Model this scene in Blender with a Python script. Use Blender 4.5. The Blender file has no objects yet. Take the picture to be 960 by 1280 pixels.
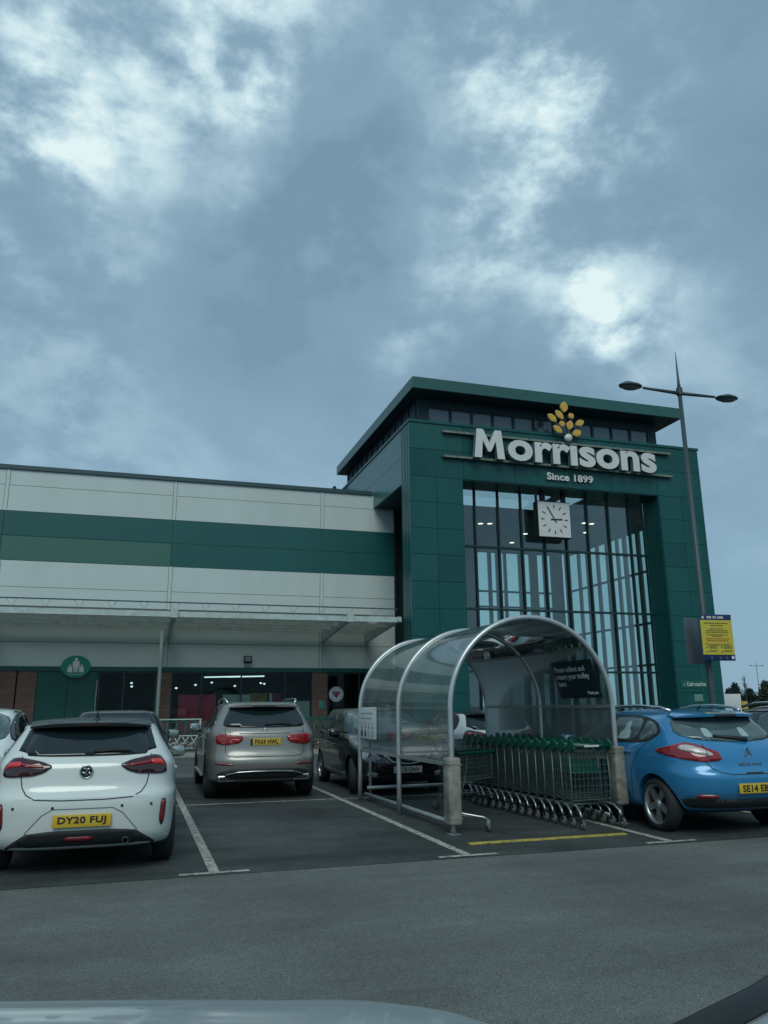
import bpy, bmesh, math, random
from math import radians as R, sin, cos, pi
from mathutils import Vector as V, Matrix as M
from mathutils.bvhtree import BVHTree
from mathutils.geometry import delaunay_2d_cdt
random.seed(7)
SC = bpy.context.scene
COL = SC.collection

# ------------------------------------------------------------------ materials
def mat(name, base, rough=.5, metal=0., coat=0., spec=.5, var=0., vscale=3., bump=0., bscale=40., emit=None, estr=1., dirt=None, dscale=2., stretch=None):
    m = bpy.data.materials.new(name); m.use_nodes = True
    nt = m.node_tree; b = nt.nodes['Principled BSDF']; L = nt.links.new
    b.inputs['Base Color'].default_value = (*base, 1); b.inputs['Roughness'].default_value = rough
    b.inputs['Metallic'].default_value = metal; b.inputs['Coat Weight'].default_value = coat
    b.inputs['Coat Roughness'].default_value = .04; b.inputs['Specular IOR Level'].default_value = spec
    if emit:
        b.inputs['Emission Color'].default_value = (*emit, 1); b.inputs['Emission Strength'].default_value = estr
    tc = nt.nodes.new('ShaderNodeTexCoord'); co = tc.outputs['Object']
    if stretch:
        mp = nt.nodes.new('ShaderNodeMapping'); mp.inputs['Scale'].default_value = stretch
        L(co, mp.inputs['Vector']); co = mp.outputs['Vector']
    if var or dirt:
        n = nt.nodes.new('ShaderNodeTexNoise'); n.inputs['Scale'].default_value = vscale; n.inputs['Detail'].default_value = 8
        n.inputs['Roughness'].default_value = .65; L(co, n.inputs['Vector'])
        mr = nt.nodes.new('ShaderNodeMapRange'); L(n.outputs['Fac'], mr.inputs['Value'])
        mr.inputs['From Min'].default_value = .3; mr.inputs['From Max'].default_value = .7
        mr.inputs['To Min'].default_value = 1 - var; mr.inputs['To Max'].default_value = 1 + var
        mx = nt.nodes.new('ShaderNodeMix'); mx.data_type = 'RGBA'; mx.blend_type = 'MULTIPLY'; mx.inputs['Factor'].default_value = 1
        mx.inputs['A'].default_value = (*base, 1); L(mr.outputs['Result'], mx.inputs['B']); out = mx.outputs['Result']
        if dirt:
            n2 = nt.nodes.new('ShaderNodeTexNoise'); n2.inputs['Scale'].default_value = dscale; n2.inputs['Detail'].default_value = 10
            n2.inputs['Roughness'].default_value = .7; L(co, n2.inputs['Vector'])
            m2 = nt.nodes.new('ShaderNodeMapRange'); L(n2.outputs['Fac'], m2.inputs['Value'])
            m2.inputs['From Min'].default_value = .5; m2.inputs['From Max'].default_value = .72; m2.inputs['To Max'].default_value = .75
            mx2 = nt.nodes.new('ShaderNodeMix'); mx2.data_type = 'RGBA'; L(m2.outputs['Result'], mx2.inputs['Factor'])
            L(out, mx2.inputs['A']); mx2.inputs['B'].default_value = (*dirt, 1); out = mx2.outputs['Result']
        L(out, b.inputs['Base Color'])
    if bump:
        n3 = nt.nodes.new('ShaderNodeTexNoise'); n3.inputs['Scale'].default_value = bscale; n3.inputs['Detail'].default_value = 5
        L(co, n3.inputs['Vector']); bp = nt.nodes.new('ShaderNodeBump'); bp.inputs['Strength'].default_value = bump; bp.inputs['Distance'].default_value = .02
        L(n3.outputs['Fac'], bp.inputs['Height']); L(bp.outputs['Normal'], b.inputs['Normal'])
    return m

def glass(name, tint, refl=.06, rough=.0, haze=None, hz=.0, ior=1.5):
    """tinted sheet: transparent + fresnel gloss (+ a little dirt as diffuse)"""
    m = bpy.data.materials.new(name); m.use_nodes = True; nt = m.node_tree; N = nt.nodes; L = nt.links.new
    N.remove(N['Principled BSDF']); out = N['Material Output']
    t = N.new('ShaderNodeBsdfTransparent'); t.inputs['Color'].default_value = (*tint, 1)
    g = N.new('ShaderNodeBsdfGlossy'); g.inputs['Roughness'].default_value = rough; g.inputs['Color'].default_value = (.9, .95, .95, 1)
    f = N.new('ShaderNodeFresnel'); f.inputs['IOR'].default_value = ior
    a = N.new('ShaderNodeMath'); a.operation = 'ADD'; a.inputs[1].default_value = refl; a.use_clamp = True; L(f.outputs[0], a.inputs[0])
    base = t.outputs[0]
    if haze:
        d = N.new('ShaderNodeBsdfDiffuse'); d.inputs['Color'].default_value = (*haze, 1)
        n = N.new('ShaderNodeTexNoise'); n.inputs['Scale'].default_value = 1.6; n.inputs['Detail'].default_value = 9; n.inputs['Roughness'].default_value = .7
        tc = N.new('ShaderNodeTexCoord'); L(tc.outputs['Object'], n.inputs['Vector'])
        mr = N.new('ShaderNodeMapRange'); mr.inputs['From Min'].default_value = .3; mr.inputs['From Max'].default_value = .7
        mr.inputs['To Min'].default_value = hz * .55; mr.inputs['To Max'].default_value = min(1, hz * 1.45); L(n.outputs['Fac'], mr.inputs['Value'])
        mx = N.new('ShaderNodeMixShader'); L(mr.outputs[0], mx.inputs[0]); L(base, mx.inputs[1]); L(d.outputs[0], mx.inputs[2]); base = mx.outputs[0]
    mix = N.new('ShaderNodeMixShader'); L(a.outputs[0], mix.inputs[0]); L(base, mix.inputs[1]); L(g.outputs[0], mix.inputs[2])
    L(mix.outputs[0], out.inputs['Surface']); return m

def brick_mat():
    m = mat('brick', (.1, .08, .07), .9); nt = m.node_tree; L = nt.links.new
    tc = nt.nodes.new('ShaderNodeTexCoord'); mp = nt.nodes.new('ShaderNodeMapping'); mp.inputs['Rotation'].default_value = (R(90), 0, 0)
    L(tc.outputs['Object'], mp.inputs['Vector'])
    b = nt.nodes.new('ShaderNodeTexBrick'); b.inputs['Scale'].default_value = 1; b.inputs['Brick Width'].default_value = .225; b.inputs['Row Height'].default_value = .075
    b.inputs['Mortar Size'].default_value = .006; b.inputs['Color1'].default_value = (.24, .125, .095, 1); b.inputs['Color2'].default_value = (.155, .105, .09, 1)
    b.inputs['Mortar'].default_value = (.07, .07, .065, 1); L(mp.outputs[0], b.inputs['Vector']); L(b.outputs['Color'], nt.nodes['Principled BSDF'].inputs['Base Color'])
    return m

def asphalt(name, base, spk, stain, wet=0., seed=0.):
    m = bpy.data.materials.new(name); m.use_nodes = True; nt = m.node_tree; N = nt.nodes; L = nt.links.new; b = N['Principled BSDF']
    tc = N.new('ShaderNodeTexCoord'); mp = N.new('ShaderNodeMapping'); mp.inputs['Location'].default_value = (seed, seed * .7, 0); L(tc.outputs['Object'], mp.inputs['Vector'])
    def noise(s, d=4, r=.6, vec=None):
        n = N.new('ShaderNodeTexNoise'); n.inputs['Scale'].default_value = s; n.inputs['Detail'].default_value = d; n.inputs['Roughness'].default_value = r
        L(vec or mp.outputs[0], n.inputs['Vector']); return n.outputs['Fac']
    def rng(x, a, b_, c, d):
        r = N.new('ShaderNodeMapRange'); L(x, r.inputs['Value'])
        for k, v in zip(('From Min', 'From Max', 'To Min', 'To Max'), (a, b_, c, d)): r.inputs[k].default_value = v
        return r.outputs['Result']
    def mul(a, c):
        q = N.new('ShaderNodeMath'); q.operation = 'MULTIPLY'; L(a, q.inputs[0]); L(c, q.inputs[1]); return q.outputs[0]
    mp2 = N.new('ShaderNodeMapping'); mp2.inputs['Scale'].default_value = (.35, 1.3, 1); L(tc.outputs['Object'], mp2.inputs['Vector'])
    vo = N.new('ShaderNodeTexVoronoi'); vo.inputs['Scale'].default_value = 120; L(mp.outputs[0], vo.inputs['Vector'])
    sep = N.new('ShaderNodeSeparateColor'); L(vo.outputs['Color'], sep.inputs[0])
    f = mul(rng(sep.outputs[0], 0, 1, 1 - spk, 1 + spk), rng(noise(60, 3, .8), .3, .7, 1 - spk * .5, 1 + spk * .5))
    f = mul(f, rng(noise(.55, 6, .65), .3, .7, 1 - stain, 1 + stain * .8))
    f = mul(f, rng(noise(1.1, 7, .7, mp2.outputs[0]), .35, .65, 1 - stain * .6, 1 + stain * .4))
    c = N.new('ShaderNodeMix'); c.data_type = 'RGBA'; c.blend_type = 'MULTIPLY'; c.inputs['Factor'].default_value = 1; c.inputs['A'].default_value = (*base, 1); L(f, c.inputs['B'])
    L(c.outputs['Result'], b.inputs['Base Color'])
    L(rng(noise(.8, 6, .7), .35, .65, .62 - wet, .85 - wet * .3), b.inputs['Roughness'])
    bp = N.new('ShaderNodeBump'); bp.inputs['Strength'].default_value = .55; bp.inputs['Distance'].default_value = .012; L(vo.outputs['Distance'], bp.inputs['Height']); L(bp.outputs[0], b.inputs['Normal'])
    b.inputs['Specular IOR Level'].default_value = .4
    return m

def paint_line(name, col, under):
    m = mat(name, col, .7); nt = m.node_tree; L = nt.links.new; N = nt.nodes
    tc = N.new('ShaderNodeTexCoord'); n = N.new('ShaderNodeTexNoise'); n.inputs['Scale'].default_value = 14; n.inputs['Detail'].default_value = 10; n.inputs['Roughness'].default_value = .8
    L(tc.outputs['Object'], n.inputs['Vector']); r = N.new('ShaderNodeMapRange'); r.inputs['From Min'].default_value = .41; r.inputs['From Max'].default_value = .57; L(n.outputs['Fac'], r.inputs['Value'])
    x = N.new('ShaderNodeMix'); x.data_type = 'RGBA'; L(r.outputs[0], x.inputs['Factor']); x.inputs['A'].default_value = (*under, 1); x.inputs['B'].default_value = (*col, 1)
    L(x.outputs['Result'], N['Principled BSDF'].inputs['Base Color']); return m

GRN = (.0035, .078, .075)
m = dict(
 road=asphalt('road asphalt', (.132, .146, .136), .36, .28), bay=asphalt('bay asphalt', (.053, .063, .060), .40, .60, .16, 5.), far=asphalt('access road asphalt', (.10, .115, .113), .22, .2, 0, 9.),
 line=paint_line('worn white paint', (.50, .50, .44), (.10, .11, .105)), yel=paint_line('yellow paint', (.62, .50, .06), (.25, .22, .08)),
 kerb=mat('concrete kerb', (.30, .29, .25), .9, var=.25, vscale=6, bump=.3), pave=mat('paving', (.20, .21, .2), .85, var=.2, vscale=3, bump=.3),
 tower=mat('dark green cladding', GRN, .36, var=.14, vscale=.8, spec=.4, dirt=(.006, .088, .084), dscale=1.6, stretch=(1.6, 1.6, .12), bump=.05, bscale=1.5),
 tower2=mat('green cladding slightly faded', (.0045, .084, .080), .42, var=.14, vscale=.8, spec=.4, dirt=(.008, .094, .089), dscale=1.6, stretch=(1.6, 1.6, .12), bump=.06, bscale=1.3), tower3=mat('green cladding darker', (.003, .071, .069), .34, var=.14, vscale=.9, spec=.4, dirt=(.005, .08, .077), dscale=1.8, stretch=(1.6, 1.6, .12), bump=.05, bscale=1.7), tgap=mat('cladding joint', (.004, .056, .056), .8), clad=mat('grey cladding', (.53, .62, .61), .45, var=.06, vscale=.5, dirt=(.47, .55, .53), dscale=.35, stretch=(1, 1, .25)),
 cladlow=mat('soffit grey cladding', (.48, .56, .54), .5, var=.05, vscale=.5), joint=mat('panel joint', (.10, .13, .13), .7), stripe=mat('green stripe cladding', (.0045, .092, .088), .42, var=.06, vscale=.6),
 lime=mat('faded green vinyl', (.036, .135, .108), .5, var=.06, vscale=.6), cap=mat('parapet capping', (.03, .075, .085), .4), side=mat('green side cladding with painted sky sheen', (.05, .15, .15), .28, var=.12, vscale=.7),  # side: sky reflection on the tower flank painted in as lighter green
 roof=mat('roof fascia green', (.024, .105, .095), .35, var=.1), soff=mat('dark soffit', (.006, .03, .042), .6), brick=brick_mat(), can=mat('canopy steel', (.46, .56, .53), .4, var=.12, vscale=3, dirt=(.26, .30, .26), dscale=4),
 cang=glass('canopy sheet', (.90, .95, .93), .02, .1, (.42, .50, .47), .12), shopglass=glass('shop window glass', (.72, .84, .84), .0, ior=1.22), atglass=glass('atrium glass', (.83, .91, .895), .05), backglass=glass('rear glazing', (.90, .965, .94), .0, ior=1.12),
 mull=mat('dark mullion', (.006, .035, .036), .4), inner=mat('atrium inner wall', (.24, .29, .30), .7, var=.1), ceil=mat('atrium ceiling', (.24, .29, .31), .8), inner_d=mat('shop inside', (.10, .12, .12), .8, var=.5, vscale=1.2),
 clglass=mat('clerestory glass', (.055, .10, .125), .12, spec=1., var=.2, vscale=.9), lampon=mat('lit downlight', (1, 1, .9), .5, emit=(1, .92, .75), estr=2.2), tube=mat('lit strip light', (1, 1, 1), .5, emit=(.9, 1, 1), estr=1.3),
 red=mat('red poster', (.26, .02, .045), .6, var=.45, vscale=1.3, emit=(.30, .03, .06), estr=.13), pale=mat('pale poster', (.26, .32, .30), .6, var=.35, vscale=3, emit=(.3, .36, .33), estr=.10), brown=mat('brown poster', (.14, .09, .03), .7, var=.7, vscale=3, emit=(.3, .2, .05), estr=.06),  # faint emission on the posters stands in for the shop lighting
 print=mat('bright sign print', (.85, .87, .85), .5), remn=mat('faded sticker', (.42, .52, .54), .3, var=.25, vscale=5), white=mat('sign white', (.62, .64, .64), .45, var=.04, vscale=2), offw=mat('dirty letter white', (.62, .65, .63), .45, var=.08, vscale=1.5), letside=mat('letter return grey', (.17, .22, .24), .5), gold=mat('gold leaf', (.66, .36, .045), .45, var=.15, vscale=3), goldrim=mat('pale leaf rim', (.60, .44, .16), .5),
 rail=mat('stained rail', (.16, .20, .17), .6, var=.6, vscale=6, dirt=(.34, .33, .24), dscale=5), black=mat('black plastic', (.012, .015, .017), .5), dgreen=mat('sign green', (.005, .10, .075), .5), door=mat('green store door', (.001, .075, .060), .5, var=.1, vscale=1.5),
 galv=mat('galvanised steel', (.36, .40, .40), .45, .55, var=.18, vscale=7, dirt=(.2, .21, .19), dscale=5), hoop=mat('brushed steel hoop', (.50, .54, .54), .34, .7, var=.1, vscale=9), sleeve=mat('weathered steel sleeve', (.27, .265, .235), .7, .2, var=.4, vscale=6, dirt=(.09, .06, .04), dscale=4, bump=.1),
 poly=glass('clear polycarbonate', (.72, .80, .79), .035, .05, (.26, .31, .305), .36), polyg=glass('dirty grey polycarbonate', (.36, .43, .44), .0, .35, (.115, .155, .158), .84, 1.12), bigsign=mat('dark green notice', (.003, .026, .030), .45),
 wire=mat('trolley wire', (.11, .16, .145), .45, .4), tgreen=mat('trolley green plastic', (.004, .082, .055), .35), tleg=mat('bright trolley steel', (.46, .50, .50), .32, .8), rubber=mat('tyre rubber', (.014, .017, .018), .75, bump=.1, bscale=80), castor=mat('castor grey', (.09, .10, .10), .6),
 pole=mat('lamp column grey', (.036, .066, .072), .45, 0, var=.1), crack=mat('tar seam', (.055, .06, .056), .8), lampglass=mat('lamp lens', (.10, .13, .15), .1, spec=.9), signy=mat('yellow notice', (.56, .47, .05), .5, var=.05), signblue=mat('notice blue', (.006, .022, .10), .45), signback=mat('aluminium sign back', (.10, .135, .16), .5, .3, var=.1), txt=mat('notice print', (.10, .09, .03), .7), txtred=mat('notice red print', (.35, .12, .03), .7), txtgrey=mat('faint print', (.22, .26, .26), .7), txtw=mat('pale print', (.50, .52, .42), .6),
 wpaint=mat('white car paint', (.645, .70, .675), .25, 0, 1., var=.02, vscale=2), silver=mat('silver beige car paint', (.26, .265, .248), .34, .45, .7, var=.03), blackp=mat('black car paint', (.006, .010, .012), .18, 0, 1.), blue=mat('blue car paint', (.026, .225, .46), .27, .22, 1., var=.03), darkp=mat('dark grey car paint', (.012, .02, .025), .22, .2, 1.), roofp=mat('gloss black roof', (.012, .018, .02), .32, 0, .25, .35),
 cglass=mat('tinted car glass', (.010, .019, .022), .05, spec=.8), mglass=mat('clear car glass', (.065, .105, .11), .06, spec=1., var=.5, vscale=2.5), pglass=mat('grey lower glass', (.075, .10, .108), .1, spec=.7), seat=mat('pale seat cover', (.30, .42, .42), .7), trim=mat('unpainted bumper plastic', (.013, .017, .019), .65), gap=mat('panel gap', (.03, .04, .042), .7),
 lred=mat('red lamp lens', (.26, .006, .010), .12, 0, 1., var=.15, vscale=9), lredb=mat('bright red lamp bar', (.55, .02, .025), .15, 0, 1., emit=(.5, .02, .02), estr=.12), lred2=mat('dull red lens', (.16, .008, .01), .45), lsmoke=mat('smoked lamp lens', (.035, .004, .007), .1, 0, 1.), lclear=mat('clear lamp lens', (.50, .47, .47), .12, 0, 1., var=.25, vscale=12), chrome=mat('chrome', (.62, .66, .66), .12, 1.), alloy=mat('alloy rim', (.42, .45, .46), .3, .8), dalloy=mat('dark alloy rim', (.06, .07, .075), .3, .6), mirror=mat('mirror glass', (.34, .42, .42), .08, .8),
 py=mat('yellow number plate', (.58, .40, .03), .5), pw=mat('white number plate', (.74, .78, .75), .5), pt=mat('plate print', (.008, .009, .01), .6),
 bonnet=mat('pale bonnet paint', (.42, .50, .52), .35, .1, .6), leafd=mat('dark conifer needles', (.012, .030, .026), .9, var=.5, vscale=2), leafb=mat('brown green needles', (.035, .05, .034), .9, var=.5, vscale=2), bark=mat('bark', (.05, .045, .04), .9),
 vanw=mat('white van panel', (.6, .63, .62), .4), ysign=mat('small yellow sign', (.5, .38, .08), .5),
 br_red=mat('emblem red', (.30, .02, .04), .5), br_blue=mat('emblem navy', (.012, .03, .07), .5), oval=mat('parent sign green', (.004, .21, .155), .45), plq=mat('pale green plaque', (.06, .26, .19), .5))

# ------------------------------------------------------------------ mesh helpers
class MB:
    def __init__(s): s.bm = bmesh.new(); s.mats = []
    def mi(s, mt):
        if mt not in s.mats: s.mats.append(mt)
        return s.mats.index(mt)
    def add(s, verts, faces, mt=None, mx=None, smooth=False):
        i = s.mi(mt) if mt else 0
        vs = [s.bm.verts.new((mx @ V(v)) if mx else v) for v in verts]
        for f in faces:
            try:
                q = s.bm.faces.new([vs[k] for k in f]); q.material_index = i; q.smooth = smooth
            except ValueError: pass
        return s
    def box(s, x0, x1, y0, y1, z0, z1, mt=None, mx=None):
        v = [(x, y, z) for z in (z0, z1) for y in (y0, y1) for x in (x0, x1)]
        return s.add(v, [(0, 2, 3, 1), (4, 5, 7, 6), (0, 1, 5, 4), (2, 6, 7, 3), (0, 4, 6, 2), (1, 3, 7, 5)], mt, mx)
    def rbox(s, x0, x1, y0, y1, z0, z1, r=.02, mt=None, mx=None):
        b = bmesh.new(); bmesh.ops.create_cube(b, size=1)
        for v in b.verts: v.co = V(((x0 + x1) / 2 + v.co.x * (x1 - x0), (y0 + y1) / 2 + v.co.y * (y1 - y0), (z0 + z1) / 2 + v.co.z * (z1 - z0)))
        bmesh.ops.bevel(b, geom=b.edges[:], offset=r, segments=3, affect='EDGES', profile=.5)
        b.verts.index_update(); vs = [v.co.copy() for v in b.verts]; fs = [[v.index for v in f.verts] for f in b.faces]; b.free()
        return s.add(vs, fs, mt, mx, True)
    def tube(s, pts, r, n=8, mt=None, mx=None, cap=True, r2=None, smooth=True, closed=False):
        pts = [V(p) for p in pts]; N = len(pts); ring = []; up = V((0, 0, 1)); prev = None; verts = []
        for i, p in enumerate(pts):
            if closed: d = (pts[(i + 1) % N] - pts[i - 1]).normalized()
            else: d = (pts[min(i + 1, N - 1)] - pts[max(i - 1, 0)]).normalized()
            if prev is None:
                a = d.cross(up if abs(d.z) < .9 else V((1, 0, 0))).normalized()
            else: a = (prev - d * prev.dot(d)).normalized()
            prev = a; b = d.cross(a); rr = r if r2 is None else r + (r2 - r) * i / max(1, N - 1)
            verts += [p + (a * cos(2 * pi * k / n + pi / n) + b * sin(2 * pi * k / n + pi / n)) * rr for k in range(n)]
        fs = []
        for i in range(N if closed else N - 1):
            for k in range(n):
                j = (i + 1) % N
                fs.append((i * n + k, j * n + k, j * n + (k + 1) % n, i * n + (k + 1) % n))
        if cap and not closed: fs += [tuple(range(n)), tuple(reversed(range((N - 1) * n, N * n)))]
        return s.add(verts, fs, mt, mx, smooth)
    def lathe(s, prof, n=32, axis='x', c=(0, 0, 0), mt=None, mx=None, smooth=True):
        """prof: (along axis, radius)"""
        vs = []
        for a, r in prof:
            for k in range(n):
                u, w = r * cos(2 * pi * k / n), r * sin(2 * pi * k / n)
                p = {'x': (a, u, w), 'y': (u, a, w), 'z': (u, w, a)}[axis]; vs.append(V(p) + V(c))
        fs = [(i * n + k, i * n + (k + 1) % n, (i + 1) * n + (k + 1) % n, (i + 1) * n + k) for i in range(len(prof) - 1) for k in range(n)]
        return s.add(vs, fs, mt, mx, smooth)
    def prism(s, poly, y0, y1, mt=None, mx=None, plane='xz'):
        n = len(poly)
        def P(p, d): return {'xz': (p[0], d, p[1]), 'xy': (p[0], p[1], d), 'yz': (d, p[0], p[1])}[plane]
        vs = [P(p, y0) for p in poly] + [P(p, y1) for p in poly]
        fs = [tuple(range(n)), tuple(reversed(range(n, 2 * n)))] + [(k, k + n, (k + 1) % n + n, (k + 1) % n) for k in range(n)]
        return s.add(vs, fs, mt, mx)
    def ell(s, c, rx, ry, rz, mt=None, mx=None, n=16):
        b = bmesh.new(); bmesh.ops.create_uvsphere(b, u_segments=n, v_segments=n // 2 + 2, radius=1); b.verts.index_update()
        vs = [V((c[0] + v.co.x * rx, c[1] + v.co.y * ry, c[2] + v.co.z * rz)) for v in b.verts]; fs = [[v.index for v in f.verts] for f in b.faces]; b.free()
        return s.add(vs, fs, mt, mx, True)
    def mesh(s, me, mt=None, mx=None, smooth=False):
        return s.add([v.co for v in me.vertices], [tuple(p.vertices) for p in me.polygons], mt, mx, smooth)
    def build(s, name, mt=None, parent=None, fixn=True):
        if mt and not s.mats: s.mats = [mt]
        if fixn: bmesh.ops.recalc_face_normals(s.bm, faces=s.bm.faces)
        me = bpy.data.meshes.new(name); s.bm.to_mesh(me); s.bm.free()
        for q in s.mats or ([mt] if mt else []): me.materials.append(q)
        o = bpy.data.objects.new(name, me); COL.objects.link(o)
        if parent: o.parent = parent
        return o
def tag(o, label=None, cat=None, group=None, kind=None):
    for k, v in (('label', label), ('category', cat), ('group', group), ('kind', kind)):
        if v: o[k] = v
    return o
def thing(name, label, cat, loc=(0, 0, 0), rz=0., group=None):
    o = bpy.data.objects.new(name, None); COL.objects.link(o); o.location = loc; o.rotation_euler = (0, 0, rz); o.empty_display_size = .2
    return tag(o, label, cat, group)
def copy_tree(o, parent=None):
    c = o.copy(); COL.objects.link(c)
    if parent: c.parent = parent
    for ch in list(o.children): copy_tree(ch, c)
    return c
FACE = M.Rotation(pi / 2, 4, 'X')       # text standing up, read from -y
def text(s, size, ext=.002, off=0., space=1., align='CENTER', line=1., shear=0.):
    c = bpy.data.curves.new('t', 'FONT'); c.body = s; c.size = size; c.extrude = ext; c.offset = off; c.space_character = space
    c.align_x = align; c.align_y = 'CENTER'; c.space_line = line; c.resolution_u = 4; c.shear = shear
    o = bpy.data.objects.new('t', c); COL.objects.link(o)
    dg = bpy.context.evaluated_depsgraph_get(); me = bpy.data.meshes.new_from_object(o.evaluated_get(dg))
    bpy.data.objects.remove(o); return me
def fit(me, w=None, h=None):
    xs = [v.co.x for v in me.vertices]; ys = [v.co.y for v in me.vertices]
    cx, cy = (min(xs) + max(xs)) / 2, (min(ys) + max(ys)) / 2
    sx = w / (max(xs) - min(xs)) if w else None; sy = h / (max(ys) - min(ys)) if h else None
    sx = sx or sy; sy = sy or sx
    for v in me.vertices: v.co.x = (v.co.x - cx) * sx; v.co.y = (v.co.y - cy) * sy
    return me
T = M.Translation
# ------------------------------------------------------------------ camera, sky, sun
H = 1.52; P_, Y_, RO = R(14.03), R(17.34), R(-.47)
cy_, sy_, cp_, sp_ = cos(Y_), sin(Y_), cos(P_), sin(P_)
a0, a1, a2 = V((cy_, -sy_, 0)), V((sy_ * cp_, cy_ * cp_, sp_)), V((-sy_ * sp_, -cy_ * sp_, cp_))
cr, ci = a0 * cos(RO) + a2 * sin(RO), a2 * cos(RO) - a0 * sin(RO)
cd = bpy.data.cameras.new('camera'); cam = bpy.data.objects.new('camera', cd); COL.objects.link(cam); SC.camera = cam
mw = M.Identity(4)
for i in range(3): mw[i][0], mw[i][1], mw[i][2] = cr[i], ci[i], -a1[i]
mw[2][3] = H; cam.matrix_world = mw
cd.sensor_fit = 'VERTICAL'; cd.sensor_height = 24; cd.lens = 973 / 1280 * 24; cd.clip_start = .05; cd.clip_end = 3000
SC.view_settings.view_transform = 'Standard'; SC.view_settings.look = 'None'; SC.view_settings.exposure = 0; SC.view_settings.gamma = 1
SC.cycles.use_denoising = True; SC.cycles.max_bounces = 10; SC.cycles.transparent_max_bounces = 24; SC.cycles.caustics_reflective = False; SC.cycles.caustics_refractive = False

SUN_EL, SUN_AZ = R(46), R(197)          # azimuth clockwise from +y
W = bpy.data.worlds.new('World'); SC.world = W; W.use_nodes = True
def sky():
    nt = W.node_tree; N = nt.nodes; L = nt.links.new; bg = N['Background']
    st = N.new('ShaderNodeTexSky'); st.sky_type = 'NISHITA'; st.sun_disc = False; st.sun_elevation = SUN_EL; st.sun_rotation = SUN_AZ
    tc = N.new('ShaderNodeTexCoord'); D = tc.outputs['Generated']
    def vm(op, a, b=None, s=None):
        n = N.new('ShaderNodeVectorMath'); n.operation = op
        for i, q in enumerate((a, b)):
            if q is None: continue
            if isinstance(q, tuple): n.inputs[i].default_value = q
            else: L(q, n.inputs[i])
        if s is not None: n.inputs['Scale'].default_value = s
        return n
    def ma(op, a, b=None, clamp=False):
        n = N.new('ShaderNodeMath'); n.operation = op; n.use_clamp = clamp
        for i, q in enumerate((a, b)):
            if q is None: continue
            if isinstance(q, (int, float)): n.inputs[i].default_value = q
            else: L(q, n.inputs[i])
        return n.outputs[0]
    def noise(vec, s, d, r, col=False, dist=0):
        n = N.new('ShaderNodeTexNoise'); n.inputs['Scale'].default_value = s; n.inputs['Detail'].default_value = d; n.inputs['Roughness'].default_value = r; n.inputs['Distortion'].default_value = dist
        L(vec, n.inputs['Vector']); return n.outputs['Color' if col else 'Fac']
    # cloud deck: project the direction on a flat layer so that the clouds flatten towards the horizon
    sx = N.new('ShaderNodeSeparateXYZ'); L(D, sx.inputs[0]); zz = ma('ADD', ma('MAXIMUM', sx.outputs[2], 0.0), .22)
    cb = N.new('ShaderNodeCombineXYZ'); L(ma('DIVIDE', sx.outputs[0], zz), cb.inputs[0]); L(ma('DIVIDE', sx.outputs[1], zz), cb.inputs[1])
    dk = cb.outputs[0]
    warp = vm('SCALE', vm('SUBTRACT', noise(D, 3.2, 5, .6, True), (.5, .5, .5)).outputs[0], s=.34).outputs[0]
    DW = vm('NORMALIZE', vm('ADD', D, warp).outputs[0]).outputs[0]
    # brighter gaps and darker banks at their bearings in the cloud deck: (direction, tightness, weight)
    spots = [((-.14, .76, .635), 120, .52), ((.01, .765, .645), 140, .38), ((.10, .77, .64), 420, .40), ((.12, .69, .71), 150, .46), ((.34, .68, .65), 190, .40), ((.42, .62, .66), 190, .36),
             ((.34, .78, .53), 230, .48), ((.446, .742, .501), 900, .24), ((.479, .742, .469), 1300, .32), ((.502, .749, .434), 1000, .36), ((.523, .723, .451), 800, .14), ((.53, .686, .499), 300, .12), ((.47, .76, .47), 200, .12), ((.55, .63, .55), 130, .24), ((.25, .84, .48), 420, .40), ((-.05, .87, .5), 200, .18), ((.63, .67, .40), 60, .10), ((-.1, .92, .36), 30, .16),
             ((.20, .74, .64), 130, -.26), ((.02, .84, .54), 90, -.24), ((.12, .87, .48), 60, -.14), ((.40, .80, .45), 150, -.32), ((.20, .80, .57), 110, -.24), ((.60, .56, .60), 70, -.34), ((-.05, .66, .75), 60, -.15), ((.3, .88, .36), 50, -.05)]
    acc = None
    for d, k, w in spots:
        dv = V(d).normalized()
        t = ma('MULTIPLY', ma('EXPONENT', ma('MULTIPLY', ma('SUBTRACT', vm('DOT_PRODUCT', DW, tuple(dv)).outputs['Value'], 1.0), float(k))), w)
        acc = t if acc is None else ma('ADD', acc, t)
    mp = N.new('ShaderNodeMapping'); mp.inputs['Scale'].default_value = (1, 1, 1.55); mp.inputs['Location'].default_value = (.37, .1, .2); L(D, mp.inputs['Vector']); Dm = mp.outputs[0]
    nA = noise(Dm, 2.8, 10, .52, dist=.1); nB = noise(Dm, 6.0, 12, .56, dist=.2); nC = noise(Dm, 15., 9, .6)
    nn = ma('ADD', ma('MULTIPLY', nB, .68), ma('MULTIPLY', nC, .32))
    gp = N.new('ShaderNodeMapRange'); gp.interpolation_type = 'SMOOTHSTEP'; L(nn, gp.inputs[0]); gp.inputs['From Min'].default_value = .40; gp.inputs['From Max'].default_value = .62
    v = ma('ADD', ma('ADD', ma('MULTIPLY', ma('SUBTRACT', nA, .5), .75), ma('MULTIPLY', ma('SUBTRACT', nn, .5), .80)), .21)
    v = ma('ADD', v, ma('MULTIPLY', acc, ma('ADD', ma('MULTIPLY', gp.outputs[0], 1.45), .14)))
    cr_ = N.new('ShaderNodeValToRGB'); L(v, cr_.inputs[0]); e = cr_.color_ramp.elements
    e[0].position = 0; e[0].color = (.18, .298, .395, 1); e[1].position = 1; e[1].color = (.74, .89, .90, 1)
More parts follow.
